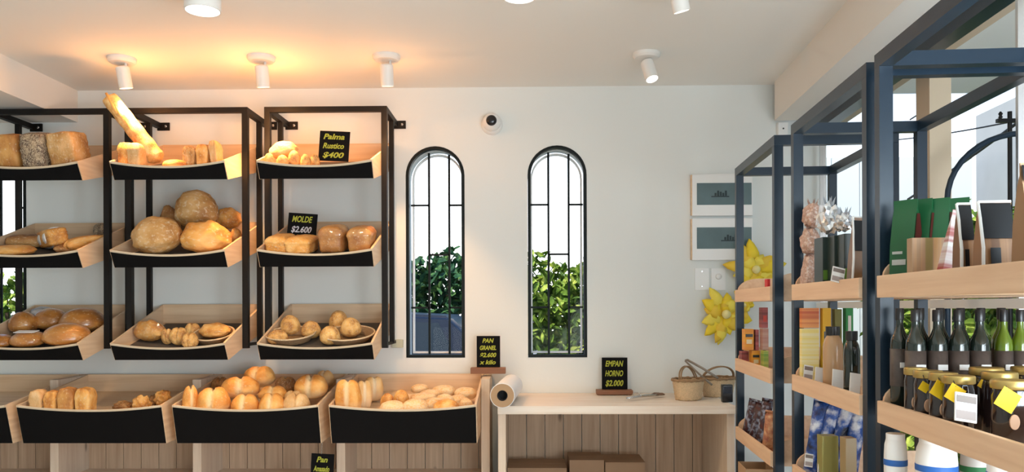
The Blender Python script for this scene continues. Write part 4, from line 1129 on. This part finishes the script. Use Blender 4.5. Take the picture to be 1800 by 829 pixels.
# bottles
BG = col('dark_bottle_glass', (.012, .02, .016), rough=.08, coat=.5)
BGg = col('olive_green_bottle_glass', (.10, .16, .01), rough=.06, coat=.5)
def bottle(cx, Y, zb, h, r, label, glass, lab_m, cap, group, labh=(.30, .64)):
    t = thing('bottle', label, 'bottle', (cx, Y, zb+.001), 0, group)
    bm = bmesh.new(); lathe(bm, [(r*.8, 0), (r, .006), (r, h*.68), (r*.94, h*.73), (r*.6, h*.79), (r*.40, h*.84), (r*.36, h*.95), (r*.40, h*.96), (r*.40, h*.985)], 24); obj('glass_body', bm, glass, t, True)
    bm = bmesh.new(); lathe(bm, [(r*.44, h*.90), (r*.46, h*.905), (r*.46, h), (r*.42, h+.002)], 20); obj('cap', bm, cap, t, True, ang=40)
    bm = bmesh.new(); lathe(bm, [(r+.0006, h*labh[0]), (r+.0008, h*labh[0]+.001), (r+.0008, h*labh[1]), (r+.0006, h*labh[1])], 24, cap=False); obj('paper_label', bm, lab_m, t, True)
    obj('white_shelf_ticket', box(-r*.5, r*.5, -r-.006, -r-.003, h*.47, h*.47+.014), K_white, t)
    return t
Lb = col('brown_label', (.07, .052, .045), rough=.5, var=.4, bscale=60)
capm = col('black_cap', (.02, .02, .022), rough=.3)
bl_lab = ['first dark bottle, half hidden by the rack post', 'dark bottle second from the rack post', 'dark bottle third from the rack post', 'dark bottle fourth from the rack post', 'dark bottle fifth from the rack post', 'olive green bottle, left of the two backlit ones', 'olive green bottle at the right end of the bottle row']
for i, px in enumerate((1588, 1609, 1647, 1684, 1722, 1764, 1793)):
    if i == 0: continue
    Y = 2.085
    x = WX(px, Y) if i else WX(1609, Y) - .054
    hb = WZ(px, 546, Y) - SH[1]
    bottle(x, Y, SH[1], hb, .0245 if i < 5 else .021, bl_lab[i] + ' on the nearest rack', BG if i < 5 else BGg, Lb, capm, None)
for i in range(6):
    x = WX(1609, 2.085) - .027 + i*.0535
    bottle(x + .012, 2.14, SH[1], .292, .0235, 'dark bottle half hidden by the post of the nearest rack, in the second row' if i == 0 else 'dark bottle in the second row behind the front bottles of the nearest rack' if i < 5 else 'olive bottle in the second row, behind the right end of the front bottles', BG if i < 4 else BGg, Lb, capm, 'second row bottles of the nearest rack' if 0 < i < 5 else None)
# jars with gold lids
gold = col('gold_lid', (.50, .36, .12), rough=.35, metal=.7); jarb = col('dark_jar', (.02, .012, .012), rough=.08, coat=.6)
tagw = col('wood_slice_tag', (.55, .34, .22), rough=.7); ytag = col('yellow_tag', (.92, .62, .01), rough=.6)
def jar(px0, px1, yl, Y, label, diamond=None, wtag=True):
    cx, w, h = span(px0, px1, yl, Y, SH[1]); r = w/2
    t = thing('jar', label, 'jar', (cx, Y, SH[1]+.001), 0)
    bm = bmesh.new(); lathe(bm, [(r*.88, 0), (r*.96, .008), (r*.96, h-.035), (r*.88, h-.022), (r*.86, h-.014)], 30); obj('glass_body', bm, jarb, t, True)
    bm = bmesh.new(); lathe(bm, [(r*.97, h-.018), (r, h-.016), (r, h-.003), (r*.95, h), (.001, h)], 30); obj('gold_lid', bm, gold, t, True, ang=40)
    if wtag:
        bm = bmesh.new(); lathe(bm, [(.001, 0), (.012, 0), (.012, .003), (.001, .003)], 20, Matrix.Translation((-r*.5, -r-.002, h*.42)) @ my @ Matrix.Diagonal((.85, 1.3, 1, 1))); obj('round_wooden_tag', bm, tagw, t)
    if diamond:
        s = diamond; bm = box(-s, s, -r-.012, -r-.0105, -s, s)
        bmesh.ops.rotate(bm, verts=bm.verts, cent=(0, 0, 0), matrix=Matrix.Rotation(R(32), 3, 'Y')); bmesh.ops.translate(bm, verts=bm.verts, vec=(-r*.75, r*.35, h-.038))
        d_ = obj('yellow_diamond_tag', bm, ytag, t); d_['label'] = 'yellow card tag'
        bm = bmesh.new(); tube(bm, [(-r*.72, -r*.65-.012, h-.022), (-r*.72, -r*.72, h-.010)], .001, 6); obj('tag_string', bm, K_black, t)
JR = [(1590, 1628, 646, 2.02, None, 'dark jar with gold lid and round wooden tag, by the rack post', 0), (1607, 1655, 651, 1.97, .011, 'gold-lidded jar with a small yellow tag, second from the post', 0),
      (1634, 1682, 655, 1.89, .018, 'gold-lidded jar with a yellow card tag, third from the post', 0), (1658, 1712, 660, 1.83, .018, 'gold-lidded jar with a yellow card tag, left of the grey price card', 0),
      (1706, 1762, 646, 1.97, .010, 'gold-lidded dark jar in the back row, above the price card', 0), (1728, 1786, 654, 1.86, None, 'gold-lidded jar in the second row, right of the price card', 0),
      (1744, 1812, 668, 1.70, .021, 'large gold-lidded jar with the biggest yellow tag at the right', 0), (1780, 1838, 645, 1.97, None, 'gold-lidded jar at the back by the right edge', 0)]
for (a_, b_, yl, Y, dm, lab, _) in JR: jar(a_, b_, yl, Y, lab, dm)
def price_card(px, py0, py1, Y, wpx, label, m1=None, tilt=-.25, lean=.16, stripes_=True):
    a = W(px, py1, Y); b = W(px, py0, Y); h = b.z-a.z; w = wpx*Y/F
    t = thing('price_card', label, 'price card', a); t.rotation_euler = (tilt, lean, 0)
    obj('card', box(-w/2, w/2, -.002, .002, 0, h), m1 or K_white, t)
    if stripes_:
        obj('printed_band', box(-w/2*.9, w/2*.9, -.003, -.0018, h*.66, h*.9), col('grey_print', (.22, .18, .16)), t)
        obj('printed_band', box(-w/2*.9, w/2*.9, -.003, -.0018, h*.08, h*.38), col('taupe_print', (.36, .30, .28)), t)
    return t
price_card(1697, 690, 741, 1.66, 38, 'grey and white price card clipped to the nearest rack middle rail')
# white tubs on the third shelf
def tub(px0, px1, yt, Y, label, group=None, green=False):
    cx, w, h = span(px0, px1, yt, Y, SH[2]); r = w/2
    t = thing('white_tub', label, 'tub', (cx, Y, SH[2]+.001), 0, group)
    bm = bmesh.new(); lathe(bm, [(r*.95, 0), (r, .01), (r, h-.06), (r*.95, h-.03), (r*.8, h-.012), (.001, h-.01)], 32); obj('tub_body', bm, K_white, t, True, ang=50)
    bm = bmesh.new(); lathe(bm, [(r*.82, h-.02), (r*.82, h), (.001, h)], 28); obj('lid', bm, K_white if not green else col('clear_green_lid', (.3, .5, .3)), t, True, ang=40)
    bc = col('blue_band', (.02, .12, .42)) if not green else col('green_band', (.03, .22, .08))
    bm = bmesh.new(); lathe(bm, [(r+.0005, h-.083), (r+.001, h-.082), (r+.001, h-.068), (r+.0005, h-.067)], 32, cap=False); obj('coloured_band', bm, bc, t, True)
    bm = bmesh.new(); lathe(bm, [(.001, 0), (r*.42, 0), (r*.42, .002), (.001, .002)], 20, Matrix.Translation((-r*.1, -r*.99, h*.5)) @ my); obj('round_motif', bm, col('pinkish_motif', (.62, .36, .28)), t)
tub(1555, 1593, 762, 2.13, 'white tub with blue band, half behind the rack post on the lowest visible shelf')
tub(1612, 1680, 768, 2.0, 'large white tub with blue band and pinkish motif on the lowest visible shelf')
tub(1690, 1736, 772, 2.08, 'white tub with green band, right of the large blue-banded tub', green=True)
tub(1738, 1800, 780, 1.90, 'white tub at the right edge of the lowest visible shelf')
tub(1600, 1640, 757, 2.07, 'small white tub with green band tucked behind the large tub', green=True) if False else None

# middle rack, top shelf
foil = col('crumpled_foil', (.75, .77, .80), rough=.22, metal=.9); 
def crumple(x0, x1, yt, yb, Y, dep, mt_, label, seed, name, cat, amp=.35, extra=None, zb=None):
    a = W(x0, yb, Y); b = W(x1, yt, Y); w, h = b.x-a.x, b.z-a.z
    z0 = a.z if zb is None else zb; h = b.z - z0
    t = thing(name, label, cat, ((a.x+b.x)/2, Y, z0))
    bm = lump(seed, amp, 3.0, .1, boxy=.3, sub=3)
    for v in bm.verts:
        v.co.x *= w * (1 - .45*max(0, v.co.z)); v.co.y *= dep * (1 - .4*max(0, v.co.z)); v.co.z = (v.co.z+.5)*h
    obj('bag_body', bm, mt_, t)
    bm = bmesh.new(); 
    for k_ in range(5):
        a_ = k_*1.25; x_ = .25*w*math.cos(a_)*.5
        q_ = Matrix.Translation((x_, 0, h*.94))
        vs = [bm.verts.new(q_ @ Vector(p)) for p in ((-.006, 0, -.01), (.008, .004, -.01), (.014*math.cos(a_), .01*math.sin(a_), .022))]
        bm.faces.new(vs)
    bmesh.ops.solidify(bm, geom=bm.faces[:], thickness=.001); obj('twisted_top', bm, mt_, t)
    if extra: obj('red_label', box(-w*.3, w*.3, -dep/2-.004, -dep/2+.004, h*.3, h*.6), extra, t)
    return t
pinkbag = bread('mixed_snack_print', (.72, .60, .56), (.52, .26, .20), (.34, .20, .16), .5, scale=60, rough=.3)
crumple(1410, 1446, 356, 400, 2.95, .09, pinkbag, 'pinkish snack bag on top of the stack beside the foil bag', 2, 'snack_bag', 'bag', .25)
crumple(1409, 1440, 398, 446, 2.95, .09, pinkbag, 'pinkish snack bag in the middle of the stack by the post', 4, 'snack_bag', 'bag', .25)
crumple(1409, 1440, 444, 500, 2.95, .09, pinkbag, 'pale snack bag at the bottom of the stack by the post', 6, 'snack_bag', 'bag', .25, zb=SH[0]+.001)
dk = col('dark_green_carton', (.02, .035, .03), rough=.35); gr_ = col('leaf_green_print', (.10, .22, .02))
for (a_, b_, yt, Y, lab) in ((1440, 1461, 416, 2.70, 'dark upright carton below the foil, left one'), (1460, 1477, 413, 2.64, 'grey-green upright carton below the foil, middle one'), (1477, 1497, 410, 2.58, 'black carton with green base below the foil, right one')):
    carton_pack(a_, b_, yt, Y, SH[0], .08, dk, lab, patches=[(.05, .95, .25, .42, gr_, 'green_print')])
crumple(1436, 1478, 352, 412, 2.70, .09, foil, 'crumpled silver foil bag on the dark cartons, left one', 3, 'foil_bag', 'bag', .4)
crumple(1468, 1502, 372, 409, 2.62, .08, foil, 'smaller crumpled silver foil bag, right of the taller one', 8, 'foil_bag', 'bag', .45)
pouch(1488, 1524, 380, 2.47, SH[0], .05, col('bronze_pouch', (.20, .10, .04), rough=.35), None, 'brown and black pouch with white seam beside the near post of the middle rack', edge=K_white, patches=[(.02, .98, .55, .95, K_black, 'dark_top_panel')], lean=.06)
price_card(1424, 474, 500, 2.98, 24, 'cream price card at the left of the middle rack top shelf', K_cream)
price_card(1471, 468, 496, 2.50, 22, 'white price card right of the cream one on the middle rack top shelf', lean=.25)
# middle rack, second shelf
redo = stripes('red_orange_print', (.55, .10, .03), (.80, .34, .10), 60, 2); yel = col('yellow_carton', (.85, .50, .03)); grn = col('green_carton', (.03, .30, .08)); pale = stripes('pale_yellow_print', (.85, .72, .22), (.88, .80, .45), 70, 2)
olive = col('olive_print', (.20, .20, .05))
carton_pack(1405, 1440, 577, 2.99, SH[1], .03, pale, 'pale yellow carton behind the dressing bottle', cat='carton')
carton_pack(1405, 1440, 541, 2.99, None, .03, redo, 'red and orange striped packet on top of the pale yellow carton', yb=576.5)
carton_pack(1441, 1461, 541, 2.98, SH[1], .03, yel, 'yellow carton between the red packet and the green ones', patches=[(.15, .85, .55, .7, K_black, 'dark_print')])
carton_pack(1462, 1480, 543, 2.98, SH[1], .03, olive, 'olive green carton beside the yellow one')
carton_pack(1481, 1500, 541, 2.98, SH[1], .03, grn, 'bright green carton beside the near post of the middle rack', patches=[(.3, .7, .2, .9, K_white, 'white_print')])
tanb = col('tan_dressing', (.52, .33, .18), rough=.2)
def sauce(px0, px1, yt, Y, zb, label, mt_, capc):
    cx, w, h = span(px0, px1, yt, Y, zb); r = w/2
    t = thing('sauce_bottle', label, 'bottle', (cx, Y, zb+.001))
    bm = bmesh.new(); lathe(bm, [(r*.9, 0), (r, .006), (r, h*.72), (r*.82, h*.82), (r*.62, h*.86), (r*.62, h*.9)], 24); obj('bottle_body', bm, mt_, t, True)
    bm = bmesh.new(); lathe(bm, [(r*.70, h*.87), (r*.72, h*.88), (r*.72, h), (.001, h)], 20); obj('cap', bm, capc, t, True, ang=40)
sauce(1447, 1481, 574, 2.74, SH[1], 'tan dressing bottle with a black cap on the middle rack', tanb, capm)
sauce(1483, 1511, 582, 2.52, SH[1], 'dark sauce bottle right of the tan dressing bottle', BG, capm)
for (px, y0, y1, Y, w, lab) in ((1420, 641, 668, 2.96, 16, 'small price card furthest left on the middle rack second rail'), (1441, 645, 676, 2.80, 18, 'pale blue price card, second on that rail'),
                               (1473, 649, 683, 2.62, 22, 'blank white price card, third on that rail'), (1502, 655, 690, 2.46, 18, 'blank white price card beside the near post')):
    price_card(px, y0, y1, Y, w, lab, stripes_=(px < 1430))
# middle rack, third shelf: blue bags
M_bluebag = bread('blue_bag_print', (.75, .80, .88), (.03, .10, .40), (.006, .01, .03), .0, scale=12, rough=.2)
M_darkbag = bread('dark_bag_print', (.35, .40, .55), (.05, .03, .04), (.09, .02, .02), .0, scale=26, rough=.25)
M_tanbag = bread('tan_bag_print', (.75, .50, .30), (.55, .25, .12), (.30, .08, .05), .1, scale=22, rough=.35)
def pillow_bag(px0, px1, yt, Y, zb, dep, mt_, label, lean=0, rz=0, name='snack_bag', seed=1):
    cx, w, h = span(px0, px1, yt, Y, zb)
    t = thing(name, label, 'bag', (cx, Y, zb+.001)); t.rotation_euler = (0, lean, rz)
    bm = bmesh.new(); nu, nv = 8, 12; g = {}
    for s in (-1, 1):
        for i in range(nu+1):
            for j in range(nv+1):
                u, v = i/nu, j/nv
                bul = (math.sin(PI*u)**.5) * (min(1, math.sin(PI*min(1, max(0, (v-.02)/.92)))*1.5)) if 0 < v < .94 else 0
                if s == 1 and (i in (0, nu) or j in (0, nv)): g[(s, i, j)] = g[(-1, i, j)]; continue
                g[(s, i, j)] = bm.verts.new(((u-.5)*w*(1-.06*math.sin(PI*v)), s*dep/2*bul + .004*noise.noise(Vector((u*5+seed, v*7, s))), v*h))
        for i in range(nu):
            for j in range(nv): bm.faces.new([g[(s, i, j)], g[(s, i+1, j)], g[(s, i+1, j+1)], g[(s, i, j+1)]])
    obj('bag_body', bm, mt_, t, True)
    obj('crimped_seal', box(-w/2, w/2, -.0015, .0015, h, h+.008), mt_, t)
    return t
for i, (a_, b_, yt, Y, lab) in enumerate(((1408, 1434, 702, 2.97, 'blue and white snack bag, leftmost on the middle rack third shelf'), (1428, 1456, 701, 2.95, 'blue and white snack bag, second from the left'), (1450, 1479, 702, 2.93, 'blue and white snack bag, third from the left'), (1473, 1504, 703, 2.91, 'blue and white snack bag, fourth from the left, by the near post'))):
    pillow_bag(a_, b_, yt, Y, SH[2], .06, M_bluebag, lab, lean=.16, rz=R(-40), seed=i)
carton_pack(1436, 1474, 766, 2.72, SH[2], .05, col('gold_green_tin', (.34, .32, .10), rough=.35, metal=.3), 'low gold and green tin in front of the blue bags, left one', name='product_tin', cat='tin') 
carton_pack(1476, 1506, 770, 2.62, SH[2], .05, col('khaki_tin', (.36, .27, .14), rough=.4), 'low khaki tin in front of the blue bags, right one', name='product_tin', cat='tin')
for (px, y0, y1, Y, w, lab) in ((1421, 797, 820, 2.92, 14, 'small price card at the left of the middle rack third rail'), (1445, 806, 835, 2.75, 16, 'white price card right of the small one, cut by the bottom edge')):
    price_card(px, y0, y1, Y, w, lab)
# far rack
orange = stripes('orange_tea_print', (.82, .40, .03), (.75, .30, .05), 50, 2); mar = stripes('maroon_print', (.20, .05, .05), (.45, .12, .12), 50, 2)
limeg = stripes('lime_print', (.20, .42, .08), (.50, .60, .15), 50, 2); pinkb = stripes('pink_brown_print', (.48, .26, .22), (.55, .36, .30), 60, 2)
dpt = lambda m_: [(.1, .9, .62, .76, K_black, 'dark_print'), (.2, .8, .3, .5, K_cream, 'cream_print')]
yb_ = 648
carton_pack(1299, 1316, 617, 3.91, SH[1], .05, mar, 'small dark carton at the left of the far rack second shelf')
carton_pack(1317, 1336, 616, 3.86, SH[1], .05, orange, 'orange carton in the lower row of the far rack', patches=dpt(0))
carton_pack(1337, 1351, 616, 3.80, SH[1], .05, limeg, 'lime green carton beside the orange one on the far rack')
carton_pack(1304, 1325, 578, 3.86, None, .05, orange, 'large orange carton standing on the lower row', patches=dpt(0), yb=615.5)
carton_pack(1326, 1334, 579, 3.86, None, .05, mar, 'narrow maroon carton between the orange and pink ones', yb=615.5)
carton_pack(1335, 1351, 577, 3.82, None, .05, pinkb, 'pinkish brown carton in the upper row of the far rack', yb=615.5)
carton_pack(1334, 1350, 540, 3.82, None, .05, mar, 'maroon carton on top of the far rack stack', patches=[(.2, .8, .3, .6, col('red_print', (.6, .08, .06)), 'red_print')], yb=576.5)
pillow_bag(1302, 1321, 702, 3.93, SH[2], .05, M_darkbag, 'dark snack bag, leftmost on the far rack third shelf', lean=.22, rz=R(-25), seed=11)
pillow_bag(1314, 1334, 706, 3.80, SH[2], .05, M_darkbag, 'dark snack bag with blue top, second from the left', lean=.2, rz=R(-25), seed=12)
pillow_bag(1328, 1348, 702, 3.68, SH[2], .05, M_darkbag, 'dark blue-topped snack bag, third from the left', lean=.14, rz=R(-25), seed=13)
pillow_bag(1338, 1358, 724, 3.50, SH[2], .05, M_tanbag, 'tan and red snack bag beside the near post of the far rack', lean=.1, rz=R(-25), seed=14)
carton_pack(1345, 1354, 490, 3.40, SH[0], .04, col('red_box', (.6, .03, .03)), 'tiny red box on the far rack top shelf')
br = thing('brown_paper_bag', 'open brown paper bag on the far rack lowest visible shelf', 'bag', (WX(1326, 3.7), 3.68, SH[3]+.001), R(-4))
cx, w, h = span(1301, 1351, 820, 3.65, SH[3])
bm = bmesh.new()
for (x0, x1, y0, y1) in ((-w/2, w/2, -.09, -.087), (-w/2, w/2, .087, .09), (-w/2, -w/2+.003, -.087, .087), (w/2-.003, w/2, -.087, .087), (-w/2, w/2, -.09, .09)):
    bx(bm, x0, x1, y0, y1, 0, h if (x1-x0 < .01 or y1-y0 < .01) else .003)
obj('bag_body', bm, M_kraft, br)
